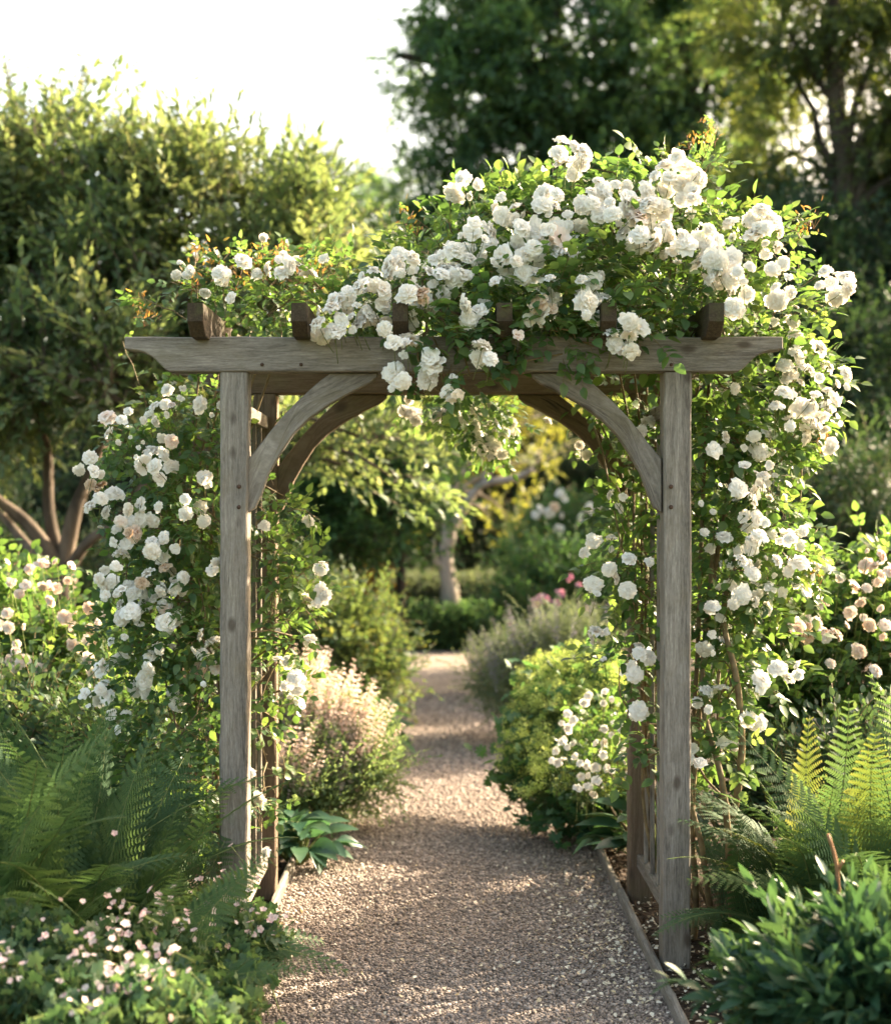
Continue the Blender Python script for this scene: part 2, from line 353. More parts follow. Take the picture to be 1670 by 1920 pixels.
# ------------------------------------------------------------------ timber
def timber(name, path, w, h, mat, parent, side=(0, 1, 0), seed=0, wob=.0012, seg=None, bev=.006, warp=0.0):
    """loft a bevelled rectangle w (along side) x h along a path; stores grain coordinates"""
    g = np.random.default_rng(seed + 11); path = np.asarray(path, float)
    if len(path) == 2:
        Ln = np.linalg.norm(path[1] - path[0]); k = seg or max(3, int(Ln / .06)); t = np.linspace(0, 1, k)[:, None]
        path = path[0] * (1 - t) + path[1] * t
    K = len(path); tan = norm(np.gradient(path, axis=0)); side = np.asarray(side, float)
    b = norm(np.cross(tan, side)); s = np.cross(b, tan)
    a, c = w / 2, h / 2
    prof = [(-a + bev, -c), (0, -c), (a - bev, -c), (a, -c + bev), (a, 0), (a, c - bev), (a - bev, c), (0, c), (-a + bev, c), (-a, c - bev), (-a, 0), (-a, -c + bev)]
    n = len(prof); V = []; G = []
    dist = np.concatenate([[0], np.cumsum(np.linalg.norm(np.diff(path, axis=0), axis=1))])
    off = g.random(3) * 20
    for k in range(K):
        sh = .985 if k in (0, K - 1) else 1.
        for (u, vv) in prof:
            e = g.normal(0, wob, 2)
            V.append(path[k] + s[k] * (u * sh + e[0]) + b[k] * (vv * sh + e[1])); G.append((u + off[0], vv + off[1], dist[k] + off[2]))
    F = []
    for k in range(K - 1):
        for i in range(n):
            j = (i + 1) % n; p, q = k * n, (k + 1) * n; F.append((p + i, p + j, q + j, q + i))
    F.append(tuple(range(n - 1, -1, -1))); F.append(tuple((K - 1) * n + i for i in range(n)))
    return polymesh(name, V, F, G, mat, parent)
def polymesh(name, V, F, G, mat, parent):
    me = bpy.data.meshes.new(name); me.from_pydata([tuple(v) for v in V], [], F)
    at = me.attributes.new('grain', 'FLOAT_VECTOR', 'POINT'); at.data.foreach_set('vector', np.asarray(G, np.float32).ravel())
    me.materials.append(mat); me.update()
    o = bpy.data.objects.new(name, me); col.objects.link(o)
    if parent is not None: 
        o.parent = parent
        top = parent
        off = np.zeros(3)
        while top is not None: off += np.array(top.location); top = top.parent
        o.location = tuple(-off)
    # consistent outward normals
    import bmesh
    bm = bmesh.new(); bm.from_mesh(me); bmesh.ops.recalc_face_normals(bm, faces=bm.faces); bm.to_mesh(me); bm.free()
    return o
def plank(name, outline, grain, y0, y1, mat, parent, seed=0, bev=.004):
    """outline in (x,z) extruded from y0 to y1 with a small chamfer; grain(x,z)->(across, along)"""
    g = np.random.default_rng(seed + 90); O = np.asarray(outline, float); n = len(O)
    # inset normals
    e = norm(np.roll(O, -1, 0) - O); nn = np.stack([e[:, 1], -e[:, 0]], 1); vn = norm(nn + np.roll(nn, 1, 0))
    area = .5 * np.sum(O[:, 0] * np.roll(O[:, 1], -1) - np.roll(O[:, 0], -1) * O[:, 1])
    ins = O - vn * bev * (1 if area > 0 else -1)
    off = g.random(3) * 20; V = []; G = []
    for (pts, y) in ((ins, y0), (O, y0 + bev), (O, y1 - bev), (ins, y1)):
        for (x, z) in pts:
            V.append((x, y, z)); u, l = grain(x, z); G.append((u + off[0], y + off[1], l + off[2]))
    F = []
    for k in range(3):
        for i in range(n):
            j = (i + 1) % n; F.append((k * n + i, k * n + j, (k + 1) * n + j, (k + 1) * n + i))
    F.append(tuple(range(n - 1, -1, -1))); F.append(tuple(3 * n + i for i in range(n)))
    return polymesh(name, V, F, G, mat, parent)

YF, YR = 4.85, 5.70            # post centre lines
PW = .094
XL, XR = -.703, .811           # post centres
ZB = 2.045                     # underside of the main beams
arch = thing('garden_arch', (0.054, 5.275, 0), 'weathered grey oak arch with curved braces spanning the gravel path', 'arch')
for (x, y, sd) in ((XL, YF, 1), (XR, YF, 2), (XL, YR, 3), (XR, YR, 4)):
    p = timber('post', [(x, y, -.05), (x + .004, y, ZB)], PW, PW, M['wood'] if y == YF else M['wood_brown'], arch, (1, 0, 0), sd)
    if y == YF:
        sx = .037 if x < 0 else -.037
        for z in (1.655, 1.585):
            B = Acc(); tube(B, [(x - sx * .0 + sx * .55, y - PW / 2 - .004 + .01, z), (x + sx * .55, y - PW / 2 - .004, z)], .0085, .007, 10)
            bo = B.build('bolt', M['bolt']); bo.parent = p
            bo.location = (0, 0, 0)
# main beams with ogee ends
def beam_outline(flip=1):
    xl, xr, zt, zb = -1.072, 1.172, ZB + .121, ZB + .002
    end = [(0, 0), (0, -.042), (.02, -.045), (.045, -.047), (.07, -.055), (.092, -.067), (.11, -.082), (.125, -.098), (.14, -.112), (.155, -.119)]
    left = [(xl + a, zt + b) for a, b in end]; right = [(xr - a, zt + b) for a, b in end][::-1]
    top = [(xr + (xl - xr) * t, zt + .0015 * math.sin(t * 40)) for t in np.linspace(0, 1, 24)[1:-1]]
    bot = [(left[-1][0] + (right[0][0] - left[-1][0]) * t, zb) for t in np.linspace(0, 1, 14)[1:-1]]
    return left + bot + right + top
plank('beam', beam_outline(), lambda x, z: (z, x), YF - .052, YF + .03, M['wood'], arch, 1)
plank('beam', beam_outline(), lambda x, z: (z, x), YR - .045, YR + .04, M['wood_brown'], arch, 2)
for i, (bx, s) in enumerate(((-.92, .05), (-.80, .0), (XL, .0), (XR, 0), (.95, 0))):
    pass
for x in (-.47, XL + .10, XR - .02):
    B = Acc(); tube(B, [(x, YF - .045, ZB + .026), (x, YF - .0555, ZB + .026)], .007, .006, 10); bo = B.build('peg', M['bolt'], arch)
# rafters: six, notched over both beams
for i, cx in enumerate((372, 564, 751, 944, 1137, 1336)):
    x = (cx - VX) / FPX * 4.72
    zt = ZB + .121 + .098; zb = ZB + .121 - .012
    yf, yb = 4.655, 5.93
    prof = [(yf, zt - .004), (yf, zb + .045), (yf + .05, zb), (yb - .06, zb), (yb, zb + .05), (yb, zt)]
    ys = np.linspace(yb, yf, 8)[1:-1]
    prof = prof + [(a, zt + .001 * math.sin(a * 9)) for a in ys]
    V = []; G = []; w = .026; n = len(prof); off = np.random.default_rng(i).random(3) * 9
    for (xx, sc_) in ((-w, .96), (-w + .004, 1), (w - .004, 1), (w, .96)):
        cy = np.mean([q[0] for q in prof]); cz = np.mean([q[1] for q in prof])
        for (yy, zz) in prof:
            V.append((x + xx, cy + (yy - cy) * (1 if sc_ == 1 else .997), cz + (zz - cz) * sc_)); G.append((xx + off[0], zz + off[1], yy + off[2]))
    F = []
    for k in range(3):
        for a in range(n):
            b = (a + 1) % n; F.append((k * n + a, k * n + b, (k + 1) * n + b, (k + 1) * n + a))
    F.append(tuple(range(n - 1, -1, -1))); F.append(tuple(3 * n + a for a in range(n)))
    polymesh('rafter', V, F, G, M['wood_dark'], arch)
# curved braces
low = [(464, 963), (477, 954), (489, 929), (502, 891), (523, 854), (548, 816), (577, 787), (619, 757), (661, 734), (694, 718), (707, 707), (709, 699)]
upp = [(619, 699), (590, 722), (556, 753), (527, 783), (502, 814), (481, 841), (464, 862)]
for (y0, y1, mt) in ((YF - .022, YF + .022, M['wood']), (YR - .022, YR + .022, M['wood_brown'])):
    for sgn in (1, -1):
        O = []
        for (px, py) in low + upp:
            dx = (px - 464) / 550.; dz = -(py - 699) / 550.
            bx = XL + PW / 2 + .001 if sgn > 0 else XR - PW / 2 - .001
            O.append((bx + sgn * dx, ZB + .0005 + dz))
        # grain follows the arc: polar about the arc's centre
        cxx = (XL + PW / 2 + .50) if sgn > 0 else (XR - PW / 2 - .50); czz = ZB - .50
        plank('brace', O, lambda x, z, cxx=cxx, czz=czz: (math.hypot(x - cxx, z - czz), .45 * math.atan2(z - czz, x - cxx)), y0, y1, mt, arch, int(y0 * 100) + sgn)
# side trellis
for (x, sgn) in ((XL, 1), (XR, -1)):
    xo = x
    tp = thing('trellis_panel', (0, 0, 0), None, None); tp.parent = arch; tp.location = tuple(-np.array(arch.location))
    def tm(name, a, b, w, h, side, sd):
        o = timber(name, [a, b], w, h, M['wood'], None, side, sd, wob=.0006, bev=.002)
        o.parent = tp; o.location = (0, 0, 0); return o
    y0, y1 = YF + PW / 2 + .002, YR - PW / 2 - .002
    for k, z in enumerate((.17, 1.93)): tm('rail', (xo, y0, z), (xo, y1, z), .034, .05, (1, 0, 0), k + int(x * 10))
    for k in range(4):
        y = y0 + (y1 - y0) * (k + .8) / 4.6
        tm('slat', (xo, y, .19), (xo, y, 1.91), .016, .018, (1, 0, 0), 20 + k)
    for k in range(0):
        z = .5 + .55 * k
        tm('cross_slat', (xo - sgn * .021, y0 + .01, z), (xo - sgn * .021, y1 - .01, z), .012, .02, (1, 0, 0), 40 + k)
# edging boards
for (x, y0, y1, lab) in ((.735, 3.4, 5.72, 'long grey timber edging board beside the right arch posts'), (-.655, 4.9, 6.35, 'grey timber edging board between left arch posts and gravel'), (-.66, 3.3, 4.86, 'timber edging board half buried under the bottom left geraniums'), (.738, 5.74, 8.6, 'edging board running under the yellow frothy plant')):
    o = timber('path_edging', [(x, y0, .004), (x + .004, y1, .008)], .024, .07, M['wood'], None, (1, 0, 0), int(y0 * 10)); tag(o, lab, 'edging board', 'timber edging boards along the path')

# ------------------------------------------------------------------ rose flower
def rose_t(seed, R=.036, layers=((7, 1., 12, .82), (7, .86, 30, .75), (6, .66, 46, .62), (5, .48, 62, .5), (4, .30, 78, .4)), mat=0):
    g = np.random.default_rng(seed); A = Acc(); ph = g.random() * 6
    for li, (n, rr, el, ww) in enumerate(layers):
        ph += .5
        for i in range(n):
            az = ph + 2 * math.pi * i / n + g.normal(0, .12); e = R_(el + g.normal(0, 9)); r = R * rr * (1 + g.normal(0, .09))
            W = R * ww * .62 * (1 + g.normal(0, .1)); fz = g.random() * 6
            U = np.linspace(-1, 1, 5); Vv = np.linspace(0, 1, 5); V = []
            for v in Vv:
                wv = W * (.28 + .72 * math.sin(math.pi * min(1, v * .72 + .08)))
                for u in U:
                    rad = r * v * (1 - .10 * u * u * v)
                    ef = e * (1 - .55 * v) if el < 50 else e * (1 - .2 * v)
                    x = rad * math.cos(ef); z = rad * math.sin(e * (1 - .3 * v)) * .95 - .22 * r * v ** 3
                    y = u * wv; z += .30 * wv * u * u * (1.2 - v) + .15 * r * v * v * math.sin(3.6 * u + fz); x *= 1 - .10 * v * math.exp(-(u * 2.2) ** 2) + .06 * v * math.sin(5 * u + fz)
                    V.append((x * math.cos(az) - y * math.sin(az), x * math.sin(az) + y * math.cos(az), z + .004 * li * R / .036))
            F = []
            for a in range(4):
                for b in range(4):
                    q = a * 5 + b; F += [(q, q + 1, q + 6), (q, q + 6, q + 5)]
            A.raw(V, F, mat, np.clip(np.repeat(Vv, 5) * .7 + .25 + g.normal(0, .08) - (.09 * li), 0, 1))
    # calyx
    tube(A, [(0, 0, -.012), (0, 0, -.004), (0, 0, .002)], .003, .006, 6, 1, .4)
    T = A.template(); return T
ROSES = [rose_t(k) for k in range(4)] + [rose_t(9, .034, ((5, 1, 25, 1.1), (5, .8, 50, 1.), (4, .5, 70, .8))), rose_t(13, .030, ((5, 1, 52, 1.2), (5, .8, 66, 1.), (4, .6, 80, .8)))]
def small_rose_t(seed): return rose_t(seed, .018, ((5, 1, 15, 1.2), (4, .7, 45, 1.)))
SMALL = [small_rose_t(k) for k in (1, 2, 3)]
def mesh_of(T, name, mats):
    A = Acc(); A.raw(T[0], T[1], T[2], T[3]); return A.mesh(name, mats)
ROSE_ME = {}
def rose_meshes(key, petal):
    if key not in ROSE_ME: ROSE_ME[key] = [mesh_of(T, 'rose_bloom', [M[petal], M['stem']]) for T in ROSES]
    return ROSE_ME[key]

from mathutils import Matrix
def place_blooms(root, name, L, D, S, key, petal, Ts=None, limit=100):
    """the nearest and largest become parts of their own, the rest one part of kind stuff"""
    n = len(L); order = np.argsort(L[:, 1] - S * .15)
    Ts = Ts or ROSES
    Rm = frames(np.cross(D, norm(rng.normal(0, 1, (n, 3)))), D)      # local Z faces D
    if Ts is ROSES: mes = rose_meshes(key, petal)
    else:
        if key not in ROSE_ME: ROSE_ME[key] = [mesh_of(T, name, [M[petal], M['stem']]) for T in Ts]
        mes = ROSE_ME[key]
    off = np.array(root.location)
    alt = rose_meshes('blush', 'petal_blush') if key == 'white' else mes
    spent = rose_meshes('spent', 'petal_spent') if Ts is ROSES else mes
    for i in order[:limit]:
        u = rng.random(); kk = int(rng.integers(len(mes)))
        if Ts is ROSES and u > .84: kk = 5; S[i] *= .72                       # half open buds
        o = bpy.data.objects.new(name, (alt if u < .07 else spent if u < .11 else mes)[kk]); o.parent = root
        m4 = np.eye(4); m4[:3, :3] = Rm[i] * S[i]; m4[:3, 3] = L[i] - off
        o.matrix_basis = Matrix(m4.tolist()); col.objects.link(o)
    rest = order[limit:]
    if len(rest):
        A = Acc(); pick = rng.integers(len(Ts), size=len(rest))
        for k, T in enumerate(Ts):
            q = rest[pick == k]; A.inst(T, Rm[q], S[q] * (.72 if k == 5 and Ts is ROSES else 1), L[q], np.clip(rng.normal(.62, .22, len(q)), 0, 1))
        o = A.build(name, [M[petal], M['stem']], root); o['kind'] = 'stuff'

def clusters(lst, D0, per_r=1.0, dia=36, jitD=.05, g=rng, rs=1.):
    """(px, py, n, r[, D]) -> bloom positions"""
    out = []
    for c in lst:
        x, y, n, r = c[:4]; r *= rs; D = c[4] if len(c) > 4 else (D0(x, y) if callable(D0) else D0)
        pts = []
        for _ in range(n):
            for tr in range(30):
                a = g.random() * 6.28; q = r * math.sqrt(g.random()) * 1.1; px = x + q * math.cos(a); py = y + q * math.sin(a)
                if all((px - u) ** 2 + (py - w) ** 2 > (dia * .72 * (1 - tr / 60)) ** 2 for u, w, _ in pts): break
            pts.append((px, py, D + g.normal(0, jitD)))
        for (px, py, d) in pts: out.append((P(px, py, d), (px - x, py - y)))
    L = np.array([o[0] for o in out]); K = np.array([o[1] for o in out])
    D = norm(np.stack([K[:, 0] / 40, np.full(len(L), -.85), .35 - K[:, 1] / 60], 1) + g.normal(0, .52, (len(L), 3)))
    return L, D

ROSE_LEAF = leaf_t(.046, .030, 4, .2, .18)
COMP = [compound_t(.10, ROSE_LEAF, 2, s) for s in range(3)] + [compound_t(.12, ROSE_LEAF, 3, 7)]
def blob_leaves(acc, blobs, dens, T=COMP, size=(.75, 1.15), up=.25, g=rng, cam=-.35, droop=-.2):
    for b in blobs:
        x, y, D, r = b[:4]; k = b[4] if len(b) > 4 else 1.; c = P(x, y, D); rm = r * D / FPX
        n = int(dens * k * (rm / .15) ** 2)
        d = norm(g.normal(0, 1, (n, 3))); rad = rm * g.uniform(.25, 1.0, n) ** .6
        L = c + d * rad[:, None] * np.array([1, 1.25, 1])
        dr = norm(d + np.array([0, cam, up]) + g.normal(0, .55, (n, 3)))
        dr[:, 2] += droop
        up_ = np.array([0, -.35, 1.]) + g.normal(0, .4, (n, 3))
        pk = g.integers(len(T), size=n)
        for q, t in enumerate(T):
            s = pk == q; acc.inst(t, frames(dr[s], up_[s]), g.uniform(size[0], size[1], s.sum()), L[s], np.clip(g.normal(.45, .25, s.sum()), 0, 1))

def shoot(acc, pts, n, T, r=.003, size=(.6, 1.), mstem=1, g=rng, rnd=None):
    pts = np.asarray(pts, float); tube(acc, pts, r, r * .4, 4, mstem)
    t = np.linspace(.1, .98, n); idx = np.linspace(0, 1, len(pts))
    L = np.stack([np.interp(t, idx, pts[:, k]) for k in range(3)], 1)
    tan = norm(np.gradient(L, axis=0)); side = norm(np.cross(tan, g.normal(0, 1, (n, 3))))
    d = norm(tan * .6 + side); 
    acc.inst(T, frames(d, np.array([0, 0, 1.]) + g.normal(0, .3, (n, 3))), g.uniform(size[0], size[1], n) * np.linspace(1, .6, n), L, rnd)

def cane_net(acc, blobs, root_pt, n, r=.006, g=rng, m=0):
    """rambling canes from the foot of the plant out to the blobs"""
    C = [P(b[0], b[1], b[2]) for b in blobs]
    for k in range(n):
        a = C[g.integers(len(C))]; b = min((C[g.integers(len(C))] for _ in range(4)), key=lambda q: np.linalg.norm(q - a))
        if np.linalg.norm(a - b) < .05: continue
        tube(acc, curve(a, b, g.normal(0, .05, 3), 7, .006), r * g.uniform(.4, 1), r * .3, 5, m, g.random())

# ------------------------------------------------------------------ climbing rose over the right post and the top
right_top = [(700,575,5.0,50,.7),(750,560,5.1,70),(790,520,5.1,75),(850,500,5.15,90),(830,590,4.85,55),(890,600,4.8,60),(950,460,5.2,100),(960,560,4.9,90),(1040,430,5.2,100),(1050,540,4.9,100),(1060,600,4.85,70),
 (1150,430,5.2,110),(1160,530,4.95,110),(1150,600,4.9,80),(1260,440,5.2,105),(1260,550,5.0,105),(1230,610,5.0,60),(1350,490,5.1,90),(1340,590,5.1,80),(1430,480,5.1,70),(1440,570,5.1,75),(1490,600,5.15,50,.7),(1280,350,5.2,60),(1220,360,5.2,50,.8),(1060,340,5.2,45,.8),(880,400,5.2,50,.8),(940,390,5.2,45,.8),(1110,370,5.2,60),
 (860,660,4.72,50),(880,700,4.78,40),(840,740,4.80,38),(910,640,4.72,40),(1000,610,4.8,50),(1090,640,4.78,25,.8),(1200,620,4.8,35,.8),(800,620,4.8,35)]
right_side = [(1340,700,5.2,70),(1420,700,5.3,75),(1490,700,5.3,65),(1530,740,5.3,45),(1340,790,5.2,75),(1430,790,5.3,85),(1510,800,5.3,50),(1340,880,5.2,75),(1420,880,5.3,80),(1340,970,5.2,75),(1420,970,5.3,80,.9),(1490,1010,5.2,50,.6),(1340,1060,5.2,75),(1430,1070,5.2,80,.9),(1500,1060,5.2,50,.7),
 (1340,1150,5.2,70,.9),(1420,1160,5.2,70,.8),(1340,1240,5.2,70,.8),(1410,1250,5.2,65,.7),(1340,1330,5.1,60,.7),(1350,1410,5.1,55,.6),(1300,1420,5.1,40,.5),
 (1200,740,5.5,60,.9),(1230,800,5.4,50,.8),(1180,800,5.6,50,.7),(1190,880,5.5,50,.9),(1210,940,5.4,45),(1170,960,5.5,45),(1190,1020,5.4,55),(1150,1070,5.4,45),(1200,1090,5.4,45),(1180,1150,5.4,45,.8),(1200,1210,5.3,50,.8),(1160,1240,5.3,40,.7),(1200,1290,5.3,45,.7),(1210,1360,5.3,35,.6),(1200,1430,5.3,28,.5),(1150,740,5.7,55,.7),(1090,740,5.8,35,.5)]
hang = [(900,770,5.85,55,1.8),(940,790,5.85,42,1.2),(880,800,5.85,35,1),(780,760,5.85,28,.8),(735,750,5.85,20,.6),(840,760,5.85,40,1),(925,835,5.85,34,1),(1080,840,5.8,22,.6)]
rr = thing('climbing_rose', (.95, 5.2, 0), 'white climbing rose heaped over the arch top and down the right post', 'rose')
F = Acc(); blob_leaves(F, right_top, 58, up=.35); blob_leaves(F, right_side, 66, up=.1); blob_leaves(F, hang, 75, up=-.3, size=(.5, .85))
for (a, b, n) in (((1300, 350), (1345, 235), 12), ((1200, 350), (1290, 262), 9), ((1460, 520), (1530, 400), 9), ((830, 470), (755, 395), 8), ((850, 440), (825, 405), 5), ((1450, 590), (1545, 510), 8), ((1480, 600), (1545, 575), 7), ((1300, 360), (1350, 295), 7), ((1500, 680), (1560, 660), 6), ((1380, 440), (1350, 430), 5), ((1420, 1010), (1490, 960), 7), ((1490, 1050), (1550, 1050), 5), ((1440, 450), (1500, 410), 6)):
    p0, p1 = P(*a, 5.1), P(*b, 5.0); shoot(F, curve(p0, p1, (0, -.02, .02), 6, .004), n, COMP[0], .0025, (.45, .8))
F.build('foliage', [M['rose_leaf'], M['cane']], rr)
for (x, y, D, r) in ((1340, 245, 5.0, 22), (1320, 262, 5.0, 18), (1525, 405, 5.0, 24), (760, 400, 5.0, 22), (1290, 265, 5.0, 15), (1500, 430, 5.0, 16), (1535, 1075, 5.1, 25), (1545, 830, 5.2, 22), (780, 430, 5., 15)):
    NEW = Acc(); c = P(x, y, D); rm = r * D / FPX; n = int(14 * r / 22) + 1
    d = rand_dirs(n, 1.); 
    NEW.inst(leaf_t(.028, .009, 3, .3, .2), frames(d, rand_dirs(n)), rng.uniform(.6, 1.1, n), c + rng.normal(0, rm * .5, (n, 3)))
    for q in range(4): tube(NEW, curve(c - np.array([0, 0, rm]), c + rng.normal(0, rm * .6, 3), (0, 0, 0), 4), .0014, .0008, 3, 1)
    NEW.build('new_growth', [M['rose_new'], M['redstem']], rr)
Cn = Acc(); cane_net(Cn, right_top, None, 70); cane_net(Cn, right_side, None, 60)
foot = np.array([1.0, 5.05, 0.])
def big_cane(pts, r0, r1, acc):
    pts = [np.asarray(q, float) for q in pts]; K = []
    for i in range(len(pts) - 1):
        seg = curve(pts[i], pts[i + 1], rng.normal(0, .012, 3), 6); K += list(seg if i == 0 else seg[1:])
    K = np.array(K); 
    for _ in range(2): K[1:-1] = (K[:-2] + 2 * K[1:-1] + K[2:]) / 4
    tube(acc, K, r0, r1, 7, 0, rng.random())
big_cane([(1.0, 5.1, 0), P(1392, 1440, 5.0), P(1378, 1250, 5.0), P(1350, 1140, 5.1), P(1400, 900, 5.2)], .015, .008, Cn)
big_cane([(1.05, 5.0, 0), P(1362, 1500, 4.95), P(1310, 1320, 5.1), P(1340, 1000, 5.2)], .014, .008, Cn)
big_cane([(1.02, 5.05, 0), P(1320, 1600, 5.0), P(1290, 1500, 5.1), P(1310, 1200, 5.2), P(1330, 700, 5.2)], .012, .007, Cn)
big_cane([(.93, 5.15, 0), P(1290, 1560, 5.1), P(1330, 1100, 5.2), P(1390, 760, 5.2), P(1340, 560, 5.2)], .013, .006, Cn)
big_cane([(1.1, 5.1, 0), P(1400, 1620, 5.1), P(1345, 1480, 5.1), P(1300, 1400, 5.2)], .007, .004, Cn)
for k in range(8):
    big_cane([(.9 + .05 * k, 5.3, 0), P(1200 + 6 * k, 1500 - 20 * k, 5.4), P(1195 + 8 * k, 1200, 5.4), P(1190 + 12 * k, 850, 5.4), P(1150 + 30 * k, 640, 5.3)], .007, .004, Cn)
top_cl = [(1065,297,7,32),(875,352,6,24),(930,378,2,12),(965,392,4,24),(1035,372,4,22),(1110,365,5,26),(1150,358,4,22),(1200,382,8,32),(1165,400,4,20),(1225,415,8,34),(1250,445,7,28),(1190,432,5,24),(1275,330,7,34),(1305,352,3,16),(1240,340,3,22),(885,445,6,28),(850,490,7,34),(800,510,5,26),(760,492,4,20),(862,522,2,14),(930,532,1,3),(958,495,4,20),(995,490,5,26),(1025,440,4,22),(1065,455,5,24),(1080,490,2,12),(1030,540,4,20),(1028,575,4,20),(996,596,1,3),(1108,535,5,24),(1118,578,5,24),(1165,640,6,26),(1188,608,2,12),(1330,485,4,22),(1355,512,6,28),(1338,530,2,12),(1385,500,4,24),(1380,425,3,20),(1420,412,4,20),(1442,440,6,26),(1447,482,4,22),(1400,540,2,14),(1562,525,7,28),(1460,540,4,24),(1490,630,1,3),(1472,592,4,24),(1375,580,1,3),(1322,442,3,20),(620,605,6,28),(660,590,6,28),(645,562,3,18),(682,602,2,14),(702,560,4,24),(716,602,3,14),(692,530,4,22),(735,520,4,22),(772,590,3,18),(812,552,5,24),(780,565,3,20),(755,650,4,17),(890,582,4,18),(908,660,3,16),(972,632,1,3),(810,680,3,12),(808,712,3,12),(850,742,2,12),(846,712,1,4),(742,715,3,14),(985,440,3,20),(1100,400,4,24),(1050,410,4,24),(1290,380,3,20),(1290,470,4,26),(920,470,3,20),(1440,640,1,4)]
bLt, bDt = clusters(top_cl, lambda x, y: 5.06 if x > 1425 and y > 550 else 4.62 if y > 640 else 4.68 + (640 - y) * .0005)
side_cl = [(1345,830,3,16),(1215,800,3,14),(1420,820,5,24),(1470,760,3,20),(1520,680,5,24),(1560,720,7,28),(1545,765,5,24),(1510,800,5,24),(1480,690,4,24),(1498,740,4,22),(1535,795,3,18),(1400,900,6,26),(1455,912,5,20),(1385,935,3,16),(1155,942,3,14),(1420,1000,5,24),(1410,1040,4,22),(1505,1022,5,22),(1435,1070,4,22),(1390,1092,9,36),(1440,1112,4,22),(1500,1085,5,24),(1180,1047,1,2,4.95),(1216,1052,1,2,4.95),(1140,1022,2,12),(1105,1026,2,12),(1150,1070,2,12),(1120,1108,2,12),(1120,1192,3,14),(1198,1232,4,18),(1190,1262,3,14),(1132,1242,1,3),(1340,1212,4,20),(1415,1265,3,14),(1475,1260,4,18),(1330,1312,4,20),(1415,1350,2,10),(1195,1332,2,10),(1365,1392,2,12),(1302,1420,3,14),(1350,1150,3,18),(1320,960,2,14),(1340,1010,3,18),(1400,960,3,20),(1450,860,3,20),(1370,740,2,14),(1540,830,2,14),(1180,1105,1,3),(1470,1010,2,14),(1540,1060,2,10)]
bLs, bDs = clusters(side_cl, lambda x, y: 5.0 if x > 1250 else 5.12, rs=1.15, jitD=.07)
bDs = norm(bDs + np.array([.15, 0, .15]) + rng.normal(0, .25, bDs.shape))
hang_cl = [(870,770,3,18),(915,815,4,22),(830,790,2,12),(905,790,3,16),(945,800,3,16),(930,850,2,10),(760,760,2,12),(925,825,6,26),(890,822,4,20),(775,780,2,10),(1085,850,3,14),(1022,790,1,4),(850,775,3,14)]
bLh, bDh = clusters(hang_cl, 5.78)
bL = np.concatenate([bLt, bLs, bLh]); bD = np.concatenate([bDt, bDs, bDh]); bS = np.clip(rng.normal(.84, .2, len(bL)), .4, 1.2); bS[:len(bLt)] *= 1.12; bS[len(bLt) + len(bLs):] *= .95
for i in range(len(bL)):
    tube(Cn, curve(bL[i], bL[i] - bD[i] * .06 + np.array([0, .05, -.05]), (0, 0, -.005), 4), .0012, .0016, 3, 1)
Cn.build('cane', [M['cane'], M['stem']], rr)
place_blooms(rr, 'rose_bloom', bL, bD, bS, 'white', 'petal')

# ------------------------------------------------------------------ climbing rose on the left
left_top = [(350,530,5.3,30,.6),(400,550,5.2,45,.8),(450,545,5.2,50,.9),(500,530,5.3,50,.9),(440,500,5.3,35,.5),(550,560,5.1,55),(540,510,5.3,50,.8),(600,540,5.1,55),(640,520,5.2,45,.8),(610,590,5.0,45),(660,570,5.0,45),(500,590,5.1,45),(430,590,5.2,40,.8),(600,500,5.3,35,.6),(255,565,5.2,18,.5),(275,590,5.2,20,.5)]
left_side = [(370,760,5.3,55,.8),(310,790,5.3,55,.8),(390,830,5.2,55),(320,850,5.3,65),(250,830,5.3,45,.8),(270,900,5.3,60),(350,920,5.2,70),(390,980,5.1,50),(220,960,5.2,40,.8),(290,990,5.2,70),(360,1050,5.1,65),(240,1050,5.2,55),(300,1100,5.2,70),(380,1120,5.1,55),(230,1140,5.2,50),(310,1180,5.1,70),(380,1200,5.0,55),(230,1220,5.1,55,.9),(310,1270,5.1,70),(380,1290,5.0,50),(240,1310,5.1,55,.8),(330,1360,5.0,65,.9),(390,1390,5.0,45,.9),(370,1460,5.0,50,.8),(300,1430,5.0,45,.7),(390,1540,5.0,40,.7),
 (500,960,5.4,30,.8),(530,930,5.5,30,.7),(545,980,5.4,40),(510,1030,5.3,40),(560,1060,5.3,45),(520,1100,5.3,40),(575,1120,5.3,35,.8),(510,1170,5.3,40,.8),(550,1200,5.3,35,.8),(500,1250,5.3,35,.7),(540,1290,5.3,35,.8),(520,1350,5.4,30,.5),(500,1430,5.4,28,.5),(520,1500,5.4,26,.5),(490,1560,5.2,24,.5),(480,1350,5.1,20,.4),(440,770,5.6,40,.6),(500,800,5.7,30,.5),(600,1180,5.3,20,.4)]
lr = thing('climbing_rose', (-.85, 5.2, 0), 'white climbing rose on the left post, trailing thinly above the left rafters', 'rose')
F = Acc(); blob_leaves(F, left_top, 60, up=.35, size=(.6, .95)); blob_leaves(F, left_side, 80, up=.1, size=(.6, 1.))
